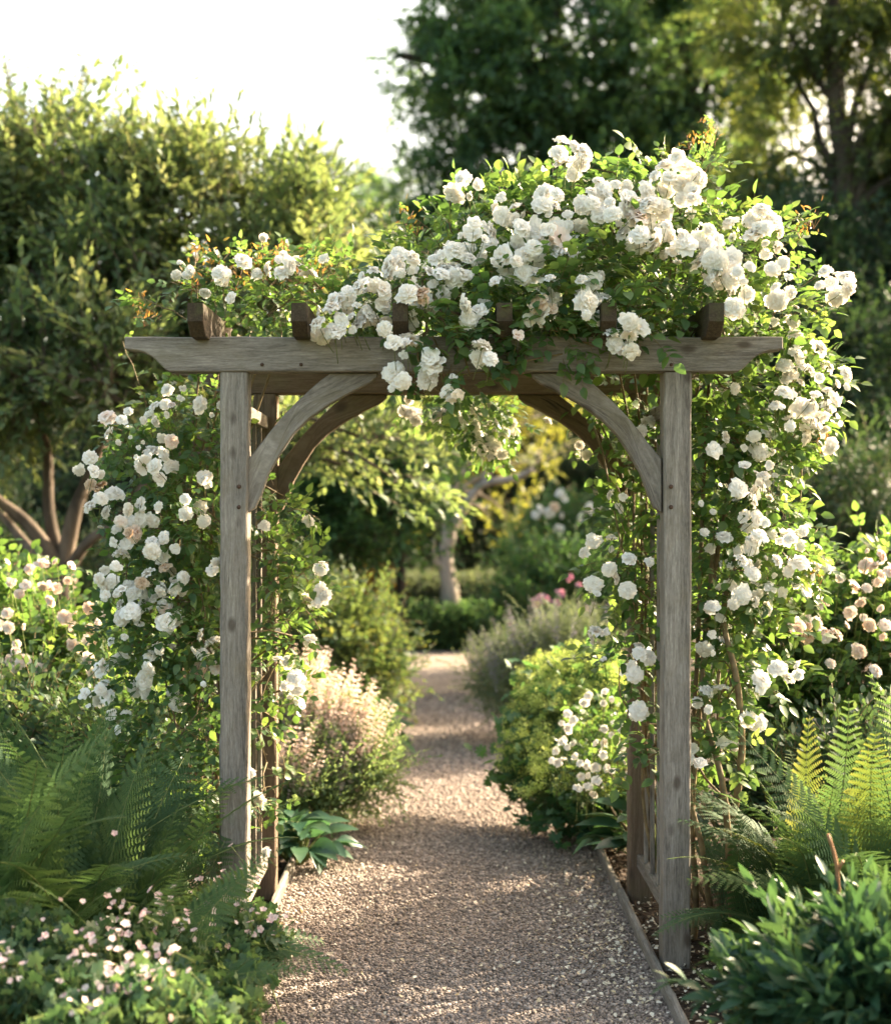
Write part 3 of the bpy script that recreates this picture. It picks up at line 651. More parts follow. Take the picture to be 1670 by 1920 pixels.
for (a, b, n, D) in (((350, 600), (240, 560), 8, 5.1), ((300, 600), (260, 590), 6, 5.1), ((370, 560), (365, 455), 8, 5.2), ((400, 540), (440, 470), 6, 5.2), ((300, 1000), (160, 950), 5, 5.2), ((560, 1080), (615, 1055), 6, 5.2), ((540, 960), (600, 975), 6, 5.3), ((570, 1130), (600, 1170), 5, 5.2), ((330, 780), (290, 740), 6, 5.2), ((500, 540), (490, 450), 5, 5.2), ((560, 530), (580, 460), 7, 5.2), ((230, 830), (180, 850), 5, 5.2), ((280, 780), (230, 640), 6, 5.3), ((620, 530), (650, 480), 5, 5.2), ((480, 540), (460, 475), 6, 5.2)):
    shoot(F, curve(P(*a, D), P(*b, D), (0, -.02, .02), 6, .004), n, COMP[1], .0025, (.4, .75))
F.build('foliage', [M['rose_leaf'], M['cane']], lr)
for (x, y, r) in ((500, 490, 40), (560, 500, 35), (440, 510, 35), (600, 520, 30), (370, 470, 20), (360, 520, 22), (270, 590, 22), (260, 560, 14), (520, 470, 20), (470, 490, 25), (400, 500, 20)):
    NEW = Acc(); c = P(x, y, 5.15); rm = r * 5.15 / FPX; n = int(20 * r / 22)
    NEW.inst(leaf_t(.03, .010, 3, .3, .2), frames(rand_dirs(n, .8), rand_dirs(n)), rng.uniform(.6, 1.1, n), c + rng.normal(0, rm * .55, (n, 3)))
    for q in range(int(r / 4)): 
        e = c + rng.normal(0, rm * .6, 3); tube(NEW, curve(c - np.array([0, 0, rm]), e, rng.normal(0, .004, 3), 4), .0014, .0008, 3, 1)
    NEW.build('new_growth', [M['rose_new'], M['redstem']], lr)
Cn = Acc(); cane_net(Cn, left_top, None, 26, .004); cane_net(Cn, left_side, None, 70, .005)
for k in range(6):
    big_cane([(-.95 + .04 * k, 5.3, 0), P(360 + 16 * k, 1450, 5.2), P(330 + 20 * k, 1150, 5.2), P(350 + 20 * k, 850, 5.3), P(380 + 30 * k, 620, 5.3)], .009, .004, Cn)
lt_cl = [(340,500,4,18),(410,522,2,12),(495,447,1,3),(432,556,1,3),(545,482,3,14),(610,486,1,3),(520,502,3,16),(690,505,1,3),(470,500,2,20),(575,505,2,14),(385,545,1,3)]
ls_cl = [(235,803,7,30),(270,850,3,14),(300,872,4,16),(165,882,4,18),(203,950,7,28),(300,768,4,16),(312,835,2,10),(385,975,1,3),(242,1000,3,16),(255,990,2,12),(230,1022,2,12),(305,1022,4,18),(200,1072,3,14),(216,1110,4,18),(250,1120,5,22),(300,1092,5,24),(330,1085,4,18),(290,1125,4,18),(245,1158,2,12),(312,1148,3,14),(382,1202,3,14),(388,1255,5,20),(225,1215,3,14),(305,1220,2,8),(190,1247,1,3),(170,1310,2,10),(195,1300,3,12),(220,1347,4,16),(335,1312,2,10),(270,1290,2,8),(360,950,2,12),(390,900,1,4),(280,960,2,12),(330,1180,2,14),(270,1240,2,12),(400,1060,1,5),(320,740,3,16),(390,760,2,16)]
li_cl = [(495,987,1,3),(576,1200,2,6),(596,1115,4,14),(577,977,1,3),(600,1062,1,4),(547,1290,4,18),(532,1240,2,10),(560,1330,2,10),(520,1180,1,6),(490,1500,1,4),(470,1450,1,3),(500,1600,1,3)]
a1 = clusters(lt_cl, 5.05); a2 = clusters([(c[0], c[1], c[2] + 1, c[3] + 4) for c in ls_cl], 4.98, rs=1.12, jitD=.07); a3 = clusters(li_cl, 5.18)
bL = np.concatenate([a1[0], a2[0], a3[0]]); bD = norm(np.concatenate([a1[1], a2[1], a3[1]]) + np.array([0, 0, -.05])); bS = np.clip(rng.normal(.76, .2, len(bL)), .35, 1.1)
for i in range(len(bL)):
    tube(Cn, curve(bL[i], bL[i] - bD[i] * .06 + np.array([0, .05, -.05]), (0, 0, -.005), 4), .0012, .0016, 3, 1)
Cn.build('cane', [M['cane'], M['stem']], lr)
place_blooms(lr, 'rose_bloom', bL, bD, bS, 'white', 'petal')

# ------------------------------------------------------------------ generic shrubs and trees
def sprays(seed, n, L, leaf, k=3, **kw): return [spray_t(n, L, leaf, seed=seed + i, **kw) for i in range(k)]
LF = lambda L, W, n=3: leaf_t(L, W, n, .2, .15)
def scatter(acc, lobes, n_clump, per, T, sig, size=(.8, 1.2), up=.4, g=None, shell=(.55, 1.0), zmin=.02, flat=1.0, out_w=1.0):
    """lobes: (cx,cy,cz,rx,ry,rz[,weight]); clumps on the lobes, sprays round the clumps"""
    g = g or rng; lobes = np.asarray([tuple(l) + ((1.,) if len(l) == 6 else ()) for l in lobes], float)
    w = (lobes[:, 3] * lobes[:, 5]) * lobes[:, 6]; w /= w.sum(); cl = []
    pick = g.choice(len(lobes), n_clump, p=w)
    d = norm(g.normal(0, 1, (n_clump, 3))); rad = g.uniform(*shell, n_clump)
    C = lobes[pick, :3] + d * lobes[pick, 3:6] * rad[:, None]
    ok = C[:, 2] > zmin; C = C[ok]; d = d[ok]; pick = pick[ok]; dens = g.lognormal(0, .35, len(C))
    idx = np.repeat(np.arange(len(C)), np.maximum(1, (per * dens).astype(int)))
    N = len(idx); L = C[idx] + g.normal(0, 1, (N, 3)) * sig * np.array([1, 1, .75 * flat])
    ok = L[:, 2] > zmin; L = L[ok]; idx = idx[ok]; N = len(idx)
    dr = norm(out_w * d[idx] + np.array([0, 0, up]) + g.normal(0, .5, (N, 3)))
    up_ = np.array([0, 0, 1.]) + g.normal(0, .5, (N, 3)); cr = g.random(len(C))
    rn = np.clip(cr[idx] * .5 + g.random(N) * .5, 0, 1)
    pk = g.integers(len(T), size=N)
    for q, t in enumerate(T):
        s = pk == q; acc.inst(t, frames(dr[s], up_[s]), g.uniform(size[0], size[1], s.sum()), L[s], rn[s])
    return C, pick

def tree(name, base, fork, lobes, label, leaf, bark, T, n_clump, per, sig, r0=.15, group=None, seed=1, size=(.8, 1.2), up=.4, extra=None, limb_r=.5, trunks=None, zmin=.3, brn=120, shell=(.5, 1.), cat='tree', hubs=None):
    g = np.random.default_rng(seed); root = thing(name, base, label, cat, group)
    F = Acc(); C, pick = scatter(F, lobes, n_clump, per, T, sig, size, up, g, shell, zmin)
    if extra: extra(F, g)
    Tk = Acc(); base = np.asarray(base, float); fork = np.asarray(fork, float)
    tube(Tk, curve(base - np.array([0, 0, .05]), fork, g.normal(0, r0 * .4, 3) * np.array([1, 1, 0]), 9, r0 * .06), 0, rad=np.linspace(r0 * 1.15, r0 * .85, 9), r1=0, n=10)
    cen = []
    for l in lobes:
        c = np.array(l[:3]) - np.array([0, 0, l[5] * .3]); cen.append(c)
        f0 = fork if hubs is None else min(hubs, key=lambda h: np.linalg.norm(np.asarray(h) - c)); ln = np.linalg.norm(c - f0)
        tube(Tk, curve(f0, c, np.array([0, 0, ln * .08]) + g.normal(0, ln * .05, 3), 9, ln * .012), r0 * limb_r, r0 * limb_r * .35, 7)
    for i in g.permutation(len(C))[:brn]:
        c = cen[pick[i]]; ln = np.linalg.norm(C[i] - c)
        tube(Tk, curve(c, C[i], g.normal(0, ln * .1, 3), 6, ln * .02), r0 * limb_r * .3, r0 * .05, 4)
    Tk.build('trunk', M[bark], root); F.build('crown', [M[leaf], M[bark]], root)
    return root
def shrub(name, base, lobes, label, leaf, T, n_clump, per, sig, cat='shrub', group=None, seed=1, size=(.8, 1.2), up=.4, flowers=None, stems=14, stem_mat='cane', shell=(.5, 1.), zmin=.03, sr=.008, fol='foliage', out_w=1.):
    g = np.random.default_rng(seed); root = thing(name, base, label, cat, group)
    F = Acc(); C, pick = scatter(F, lobes, n_clump, per, T, sig, size, up, g, shell, zmin, out_w=out_w)
    F.build(fol, [M[leaf], M[stem_mat]], root)
    S = Acc(); b = np.asarray(base, float)
    for i in g.permutation(len(C))[:stems]:
        p = b + np.array([g.normal(0, .08), g.normal(0, .08), -.02]); tube(S, curve(p, C[i], (0, 0, .05), 7, .01), sr, sr * .4, 5)
    S.build('stem', M[stem_mat], root)
    if flowers: flowers(root, C, g)
    return root
def W(x, y, D, rx, rz=None, ry=None, w=1.):        # lobe from its place in the garden
    c = P(x, y, D); k = D / FPX; rz = rx if rz is None else rz
    return (c[0], c[1], c[2], rx * k, (ry if ry else (rx + rz) / 2) * k, rz * k, w)

# --- orchard tree on the left
AL = LF(.092, .043); APS = sprays(100, 13, .42, AL, 4, ang=62, bend=.08, stemr=.004, jit=.35)
def up_shoots(F, g):
    for (x, y, x2, y2, n) in ((150, 330, 150, 60, 22), (120, 330, 40, 140, 16), (260, 350, 262, 130, 12), (350, 380, 380, 155, 18), (320, 400, 300, 200, 14), (450, 420, 490, 240, 12), (90, 330, 95, 150, 14), (30, 300, 10, 110, 12), (560, 420, 600, 310, 9), (170, 300, 165, 120, 14), (650, 420, 720, 380, 12), (620, 480, 715, 440, 12), (270, 400, 250, 210, 10), (60, 330, 20, 200, 12), (190, 330, 200, 190, 10)):
        D = g.uniform(9.2, 10.2); a, b = P(x, y, D), P(x2, y2, D); shoot(F, curve(a, b, g.normal(0, .05, 3), 8, .01), n * 2, AL, .007, (.7, 1.3), 1, g)
        for q in range(3):
            t = g.uniform(.3, .8); c = a * (1 - t) + b * t; e = c + (b - a) * .22 + g.normal(0, .12, 3); shoot(F, curve(c, e, (0, 0, 0), 4), 9, AL, .004, (.7, 1.2), 1, g)
tree('orchard_tree', P(105, 1380, 9.6)[:2].tolist() + [0], P(118, 1075, 9.6), [W(-60,430,10,130,150),W(60,400,9.9,100,140),W(130,300,9.8,40,100,w=.8),W(220,420,9.7,80,120),W(350,390,9.8,55,110),W(440,450,9.8,80,100,w=.9),W(540,460,9.7,80,85),W(630,475,9.6,55,65),W(90,540,9.6,170,110),W(330,545,9.4,150,90),W(500,535,9.4,110,55),W(60,690,9.0,120,80),W(200,700,8.9,110,75),W(30,790,9.6,110,60),W(-60,700,9.6,120,120),W(340,640,10.2,110,80,w=.8),W(250,600,10.4,150,100,w=.8),W(420,640,9.6,90,60),W(600,790,9.3,80,35),W(690,815,9.2,60,35),W(640,860,9.3,60,35),W(725,880,9.2,45,28,w=.7),W(580,860,9.4,50,45)],
     'large left hand fruit tree with many limbs and pale sunlit green leaves', 'apple_leaf', 'bark', APS, 235, 19, .105, r0=.12, seed=21, extra=up_shoots, limb_r=.28, brn=200, up=.55, hubs=[P(-60,800,9.4),P(60,700,9.8),P(230,740,9.8),P(290,880,9.3),P(-60,900,10)])
# visible forked limbs at its foot
ot = bpy.data.objects['orchard_tree']; T2 = Acc(); fk = P(118, 1075, 9.6)
for (pts, r) in (([fk, P(60, 990, 9.5), P(-20, 930, 9.4), P(-60, 800, 9.4)], .055), ([fk, P(90, 960, 9.6), P(92, 850, 9.7), P(60, 700, 9.8)], .05), ([fk, P(140, 960, 9.5), P(165, 900, 9.6), P(230, 740, 9.8)], .062), ([fk, P(150, 1030, 9.3), P(215, 985, 9.2), P(290, 880, 9.3)], .045), ([fk, P(70, 1040, 9.7), P(10, 970, 10), P(-60, 900, 10)], .045)):
    big_cane(pts, r, r * .5, T2)
T2.build('limb', M['bark'], ot)

# --- oaks on the right
OL = LF(.13, .072, 2); OAS = sprays(200, 12, .5, OL, 4, ang=65, bend=.1, stemr=.006, jit=.45)
tree('oak_tree', (5.5, 23.5, 0), P(1300, 560, 23), [W(900,40,23,110,90),W(800,130,23,75,55,w=.8),W(740,95,23,30,20,w=.5),W(880,210,23,100,70),W(1000,100,23,130,150),W(900,310,23,110,70),W(1030,300,23,130,120),W(800,370,23.5,90,60),W(1180,120,23,150,170),W(1180,320,23,150,130),W(1000,430,23,140,100),W(1180,480,23,150,100),W(900,470,24,140,100),W(1330,90,23,120,160),W(1330,300,23.5,110,130),W(1080,-60,23,180,100),W(1300,-80,23,180,100),W(870,-30,23,70,50),W(1330,480,23,120,100),W(1050,600,24,160,110),W(1250,620,24,150,110)],
     'tall dark green oak rising behind the roses, left of the bare trunk', 'oak_leaf', 'bark_dark', OAS, 560, 22, .21, r0=.34, seed=31, brn=220, zmin=2, up=.3)
tree('oak_tree', (5.0, 17.2, 0), P(1588, 420, 17), [W(1460,60,17.5,110,120),W(1600,20,17,130,90),W(1700,120,17,120,130),W(1490,260,17.5,90,100,w=.8),W(1640,260,17,60,60,w=.5),W(1460,420,17.5,100,90),W(1700,380,17.5,80,90,w=.6),W(1460,600,17.5,110,90),W(1760,250,17,110,180),W(1660,330,17.8,90,110,w=.8),W(1620,470,17.8,90,80,w=.8)],
     'thinner crowned oak with dark upright trunk at the right edge', 'sun_oak_leaf', 'bark_dark', sprays(210, 12, .42, LF(.10, .055, 2), 4, ang=65, bend=.1, stemr=.005, jit=.45), 260, 18, .17, r0=.16, seed=33, brn=150, zmin=2, up=.3, limb_r=.45)
ob = bpy.data.objects['oak_tree.001']; T2 = Acc()
for (pts, r) in (([P(1588, 420, 17), P(1583, 300, 17), P(1565, 180, 17), P(1560, 20, 17), P(1550, -80, 17)], .13), ([P(1585, 330, 17), P(1610, 260, 16.9), P(1670, 220, 16.8), P(1740, 190, 16.8)], .06), ([P(1583, 300, 17), P(1600, 200, 17), P(1640, 100, 17), P(1690, 0, 17)], .06), ([P(1570, 200, 17), P(1520, 130, 17), P(1480, 60, 17)], .05)):
    big_cane(pts, r, r * .6, T2)
T2.build('limb', M['bark_dark'], ob)

# --- background trees
DL = LF(.11, .06, 2); DKS = sprays(300, 10, .5, DL, 3, ang=65, bend=.1, stemr=.006, jit=.5)
def bg(name, lobes, label, leaf, D, n, per, sig, seed, bark='bark_dark', T=DKS, r0=.15, size=(.8, 1.2), group='trees behind the garden', at=None):
    c = np.mean([l[:3] for l in lobes], 0)
    if at: c = np.array([at[0], at[1], c[2]])
    z = min(l[2] - l[5] for l in lobes)
    tree(name, (c[0], c[1], 0), (c[0], c[1], max(1., z + .5)), lobes, label, leaf, bark, T, n, per, sig, r0=r0, seed=seed, size=size, group=group, zmin=.1, brn=60)
bg('dark_tree', [W(700,400,28,80,60),W(770,330,28,50,30),W(640,470,28,90,70),W(760,480,28,100,90),W(700,600,28,140,90)], 'rounded dark tree between the orchard tree and the tall oak', 'dark_leaf', 28, 150, 11, .35, 41)
bg('conifer_tree', [W(575,268,34,18,22),W(600,300,34,50,22),W(560,320,34,50,25),W(640,345,34,45,22),W(600,380,34,90,40)], 'distant dark conifer poking above the orchard tree', 'dark_leaf', 34, 70, 9, .28, 42)
bg('garden_tree', [W(620,800,13,90,70),W(720,830,13,80,80),W(640,900,13,100,70),W(730,920,13,75,70),W(660,1000,13,80,60),W(570,950,13,90,80),W(770,800,13.5,60,60)], 'dark leafy tree with a slim trunk seen through the arch on the left', 'mid_leaf', 13, 190, 10, .2, 43, T=sprays(320, 10, .34, LF(.08, .045), 3, ang=60, stemr=.004), r0=.045, group=None, at=((748 - VX) / FPX * 13, 13))
bg('gnarled_tree', [W(850,830,17.6,60,50,w=.6),W(795,900,17.4,45,50,w=.6),W(940,800,17.6,80,50,w=.6),W(1000,860,17.6,70,25,w=.6),W(960,985,17.6,55,20,w=.6),W(920,970,17.6,40,20,w=.6),W(1020,760,18,90,50),W(820,970,17.3,30,25,w=.6)], 'gnarled pale barked tree at the far end of the path', 'yel_leaf', 17, 95, 7, .2, 45, bark='bark_pale', T=sprays(340, 9, .3, LF(.075, .05), 3, ang=60, stemr=.004), r0=.07, group=None, at=((842 - VX) / FPX * 16.9, 16.9))
T2 = Acc()
big_cane([P(842, 1225, 16.8), P(846, 1120, 16.8), P(832, 1050, 16.8), P(843, 985, 16.8)], .125, .085, T2)
big_cane([P(842, 990, 16.8), P(815, 950, 16.8), P(800, 900, 16.8), P(790, 820, 16.8)], .07, .04, T2)
big_cane([P(842, 995, 16.8), P(870, 950, 16.8), P(905, 905, 16.8), P(960, 898, 16.8), P(1000, 880, 16.8)], .065, .035, T2)
big_cane([P(838, 1080, 16.8), P(815, 1050, 16.7), P(812, 1010, 16.6)], .05, .02, T2)
big_cane([P(905, 905, 16.8), P(930, 870, 16.8), P(935, 800, 16.8)], .04, .02, T2)
T2.build('limb', M['bark_pale'], bpy.data.objects['gnarled_tree'])
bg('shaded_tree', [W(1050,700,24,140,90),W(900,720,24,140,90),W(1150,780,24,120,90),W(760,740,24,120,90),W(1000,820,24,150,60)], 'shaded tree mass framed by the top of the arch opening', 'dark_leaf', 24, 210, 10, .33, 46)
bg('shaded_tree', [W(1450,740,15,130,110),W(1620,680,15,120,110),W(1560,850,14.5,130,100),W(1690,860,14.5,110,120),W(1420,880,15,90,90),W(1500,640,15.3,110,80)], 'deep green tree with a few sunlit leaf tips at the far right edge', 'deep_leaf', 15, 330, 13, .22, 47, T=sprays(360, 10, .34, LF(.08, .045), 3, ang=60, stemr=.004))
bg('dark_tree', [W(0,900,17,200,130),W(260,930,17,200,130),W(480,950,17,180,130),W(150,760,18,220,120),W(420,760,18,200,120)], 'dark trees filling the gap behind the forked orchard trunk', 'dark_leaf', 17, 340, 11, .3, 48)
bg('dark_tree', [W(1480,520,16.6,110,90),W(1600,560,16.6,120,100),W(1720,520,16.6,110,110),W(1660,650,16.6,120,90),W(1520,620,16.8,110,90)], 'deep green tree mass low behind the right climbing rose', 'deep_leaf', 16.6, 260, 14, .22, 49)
# dark hedge / wood at the back
A = Acc(); hl = []
g = np.random.default_rng(77)
for x in np.arange(-22, 23, 2.2): hl.append((x, 33 + g.normal(0, .8), 1.6 + g.normal(0, .3), 2.0, 1.2, 2.3 + g.normal(0, .4)))
scatter(A, hl, 900, 12, sprays(380, 9, .8, LF(.2, .12, 2), 3, ang=65, stemr=.01), .5, g=g, shell=(.5, 1.))
tag(A.build('far_woodland', [M['dark_leaf'], M['bark_dark']]), 'dark wood closing the view beyond the garden', 'woodland', kind='stuff')
BXL = LF(.03, .018, 2); BXS = sprays(400, 9, .10, BXL, 3, ang=60, stemr=.002)
def hedge(name, x0, x1, y0, y1, h, label, leaf, T, n, seed, size=(1, 1.6)):
    g = np.random.default_rng(seed); A = Acc(); ax, ay = (x0 + x1) / 2, (y0 + y1) / 2
    root = thing(name, (ax, ay, 0), label, 'hedge')
    u = g.random((n, 3)); L = np.stack([x0 + (x1 - x0) * u[:, 0], y0 + (y1 - y0) * u[:, 1], h * u[:, 2]], 1)
    f = g.integers(4, size=n); L[f == 0, 2] = h; L[f == 1, 1] = y0; L[f == 3, 2] = h * (1 - g.random((f == 3).sum()) ** 2)
    L += g.normal(0, .025, (n, 3)); d = norm(np.stack([g.normal(0, .5, n), np.where(f == 1, -1, -.2), np.where(f == 0, 1., .5)], 1) + g.normal(0, .4, (n, 3)))
    for q, t in enumerate(T): s = np.arange(n) % len(T) == q; A.inst(t, frames(d[s], rand_dirs(s.sum(), .8, g)), g.uniform(*size, s.sum()), L[s])
    A.build('foliage', [M[leaf], M['cane']], root)
    S = Acc()
    for x in np.arange(x0 + .1, x1, .35): tube(S, curve((x, ay, 0), (x + .05, ay, h * .8), (0, 0, 0), 4), .015, .008, 5)
    S.build('stem', M['cane'], root)
hedge('box_hedge', -.75, .75, 16.5, 17.0, .36, 'low clipped box hedge closing the end of the path', 'mid_leaf', BXS, 5200, 61, (1.2, 2.))
hedge('box_hedge', -1.6, 1.1, 18.2, 18.9, .62, 'taller dusky hedge behind the low box hedge', 'lav_leaf', BXS, 6000, 62, (1.4, 2.4))
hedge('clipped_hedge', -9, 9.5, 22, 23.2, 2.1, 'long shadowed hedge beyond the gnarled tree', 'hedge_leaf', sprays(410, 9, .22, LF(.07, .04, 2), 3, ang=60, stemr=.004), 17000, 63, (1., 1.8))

# --- shrubs along the far path
MS = sprays(500, 9, .22, LF(.055, .032), 3, ang=60, stemr=.0025)
shrub('yellow_green_shrub', (-.75, 10.6, 0), [W(620,1150,10.6,55,40),W(665,1190,10.4,60,60),W(705,1230,10.2,42,55),W(620,1230,10.4,80,70),W(665,1270,10.2,60,55)], 'rounded shrub with yellow green tips left of the far path', 'lime_leaf', MS, 170, 9, .1, seed=71)
shrub('orange_perennial', (-.55, 13.4, 0), [W(705,1100,13.4,25,18),W(690,1130,13.4,30,30)], 'small plant with orange yellow flowers before the dark trees', 'orange_leaf', sprays(510, 7, .12, LF(.04, .03, 2), 2, ang=60), 26, 8, .07, seed=72, cat='plant')
HST = [leaf_t(.28, .16, 5, .25, .45)]
def hosta(name, base, rad, n, label, leaf, seed, size=(.7, 1.2), L0=HST, h=.22, cat='plant', tilt=.55, group=None):
    g = np.random.default_rng(seed); root = thing(name, base, label, cat, group); b = np.asarray(base, float)
    F = Acc(); S = Acc(); az = g.random(n) * 6.283; q = g.uniform(.1, 1, n)
    dirs = np.stack([np.cos(az), np.sin(az), np.zeros(n)], 1)
    L = b + dirs * (q * rad * .6)[:, None] + np.stack([0 * q, 0 * q, h * (1.1 - .6 * q) * g.uniform(.7, 1.2, n)], 1)
    d = norm(dirs + np.array([0, 0, tilt])[None] * (1.2 - q)[:, None] + g.normal(0, .15, (n, 3)))
    F.inst(L0[0], frames(d, np.array([0, 0, 1.]) + g.normal(0, .25, (n, 3))), g.uniform(*size, n), L)
    for i in range(n): tube(S, curve(b + dirs[i] * .03 + np.array([0, 0, .0]), L[i], (0, 0, .02), 5), .005, .003, 4)
    F.build('foliage', [M[leaf], M['stem']], root); S.build('stem', M['stem'], root); return root
for (x, D, lab, sd) in ((640, 9.0, 'broad leaved hosta under the yellow green shrub, nearer the trellis', 81), (672, 9.2, 'broad leaved hosta spilling onto the far path edge', 82), (600, 8.3, 'hosta leaves showing just above the buff flower spikes', 83)):
    hosta('hosta', ((x - VX) / FPX * D - .1, D, 0), .45, 42, lab, 'mid_leaf', sd, (.7, 1.3), group='hostas in the far left border')
hosta('hosta', (-.64, 6.3, 0), .32, 70, 'glossy blue green hosta at the foot of the left rear post', 'blue_leaf', 84, (.35, .62), tilt=.6, h=.18)
def flwr(key, petal, n, name='flower', Ts=None, size=(.8, 1.2), front=True, up=.5, limit=100, zoff=.03):
    def f(root, C, g):
        c = C[np.argsort(C[:, 1] - C[:, 2] * .5)][:max(n, int(len(C) * .6))]; c = c[g.permutation(len(c))[:n]]
        L = c + g.normal(0, .04, c.shape) + np.array([0, -.05, zoff]); D = norm(np.array([0, -.7, up]) + g.normal(0, .45, c.shape))
        place_blooms(root, name, L, D, g.uniform(*size, len(L)), key, petal, Ts, limit)
    return f
def flwr_at(lst, D0, key, petal, name='flower', Ts=None, size=(.8, 1.1), dia=34, up=.0):
    def f(root, C, g):
        L, D = clusters(lst, D0, dia=dia, rs=1.35); place_blooms(root, name, L, norm(D + np.array([0, 0, up])), g.uniform(*size, len(L)), key, petal, Ts)
        S = Acc()
        for i in range(len(L)): tube(S, curve(L[i], L[i] + np.array([0, .08, -.16]), (0, 0, 0), 4), .0015, .002, 3)
        S.build('flower_stem', M['stem'], root)['kind'] = 'stuff'
    return f
shrub('peony_shrub', (1.2, 12.2, 0), [W(1000,1100,12.4,60,50),W(1080,1080,12.2,80,50),W(1150,1110,12,80,60),W(1050,1150,12,100,50),W(1180,1160,12,80,60)], 'dark green bush with pink blooms right of the far path', 'mid_leaf', MS, 230, 9, .12, seed=75, flowers=flwr_at([(1048,1108,1,6),(1005,1130,1,3),(1068,1085,1,3),(1030,1122,2,14),(1088,1100,1,3),(955,1167,1,3),(1104,1142,1,3),(1035,1135,1,6)], 11.5, 'pink', 'petal_pink', 'peony_bloom', ROSES, (.9, 1.3), 14))
shrub('white_rose_bush', (1.2, 14.5, 0), [W(1040,1010,14.5,70,45),W(1110,990,14.5,60,45),W(1060,1070,14.5,90,50)], 'dark bush dotted with white roses far behind the arch opening', 'mid_leaf', MS, 150, 9, .13, seed=76, flowers=flwr_at([(1095,968,2,10),(1046,992,1,2),(1080,972,1,4),(1060,945,3,20),(1010,965,2,8),(1100,955,1,6),(1035,955,2,10),(1020,1020,1,4)], 13.9, 'white', 'petal', 'rose_bloom', ROSES, (1.3, 1.7), 16))
# catmint (mauve) behind and buff spikes in front
def spike_t(seed, L=.16, mat=0, fl=.008, n=46):
    g = np.random.default_rng(seed); A = Acc(); tube(A, [(0, -.12, 0), (0, 0, 0), (0, L, .0)], .0014, .0008, 3, 1)
    t = np.sort(g.random(n)); t = np.round(t * 9) / 9 * .8 + t * .2; az = g.random(n) * 6.28
    d = np.stack([np.cos(az), np.full(n, .5), np.sin(az)], 1); Lc = np.stack([np.cos(az) * .003, t * L, np.sin(az) * .003], 1)
    A.inst(leaf_t(fl * 1.6, fl, 2, .4, .3, mat), frames(d, rand_dirs(n, 0, g)), (1.25 - .8 * t) , Lc, g.random(n)); return A.template()
def spiky(name, base, lobes, label, leaf, fl, T, n_clump, per, sig, n_sp, seed, spT, top, size=(.8, 1.2), lean=(0, 0, 1), cat='plant', front_w=.0):
    root = shrub(name, base, lobes, label, leaf, T, n_clump, per, sig, cat=cat, seed=seed, stems=20, stem_mat='stem', sr=.003, up=.7)
    g = np.random.default_rng(seed + 5); lb = np.asarray([l[:6] for l in lobes]); w = lb[:, 3] * lb[:, 5]; w /= w.sum()
    def pts(n):
        pk = g.choice(len(lb), n, p=w); d = norm(g.normal(0, 1, (n, 3))); d[:, 2] = np.abs(d[:, 2]) * top + (1 - top) * d[:, 2]; d[:, 1] -= front_w
        d = norm(d); return lb[pk, :3] + d * lb[pk, 3:6] * g.uniform(.9, 1.15, n)[:, None], d
    L, d = pts(n_sp); dr = norm(d * .55 + np.array(lean) + g.normal(0, .15, d.shape)); Rm = frames(dr, rand_dirs(n_sp, 0, g)); S = g.uniform(*size, n_sp)
    order = np.argsort(L[:, 1] - L[:, 2]); mes = [mesh_of(t, 'flower_spike', [M[fl], M['stem']]) for t in spT]; off = np.array(root.location)
    for i in order[:100]:
        o = bpy.data.objects.new('flower_spike', mes[i % len(mes)]); o.parent = root; m4 = np.eye(4); m4[:3, :3] = Rm[i] * S[i]; m4[:3, 3] = L[i] - off; o.matrix_basis = Matrix(m4.tolist()); col.objects.link(o)
    rest = order[100:]
    if len(rest):
        A = Acc()
        for k, t in enumerate(spT): q = rest[np.arange(len(rest)) % len(spT) == k]; A.inst(t, Rm[q], S[q], L[q])
        A.build('flower_spike', [M[fl], M['stem']], root)['kind'] = 'stuff'
    return root
SP = [spike_t(k) for k in range(3)]; SPB = [spike_t(k + 5, .17, 0, .011, 60) for k in range(3)]; SML = sprays(520, 12, .16, LF(.026, .016, 2), 3, ang=60, stemr=.0015)
spiky('catmint_plant', (.95, 9.6, 0), [W(960,1290,9.8,55,55),W(1010,1240,9.6,70,60),W(1080,1240,9.4,70,70),W(1000,1300,9.4,70,50),W(930,1270,10,35,40)], 'grey green catmint with mauve spikes right of the far path', 'lav_leaf', 'lav_flower', SML, 260, 12, .08, 130, 91, SP, .9, (1.1, 1.8), (-.1, -.1, 1))
spiky('buff_flowered_plant', (-.62, 7.2, 0), [W(580,1400,7.2,70,80),W(550,1350,7.4,45,60),W(635,1410,7.1,60,60),W(672,1450,7,40,45),W(600,1480,7,80,45),W(550,1490,6.8,40,45)], 'sunlit plant with upright buff pink spikes spilling over the left path edge', 'cat_leaf', 'cat_flower', SML, 330, 11, .06, 480, 92, SPB, .8, (.8, 1.6), (.55, 0, 2.0), front_w=.2)
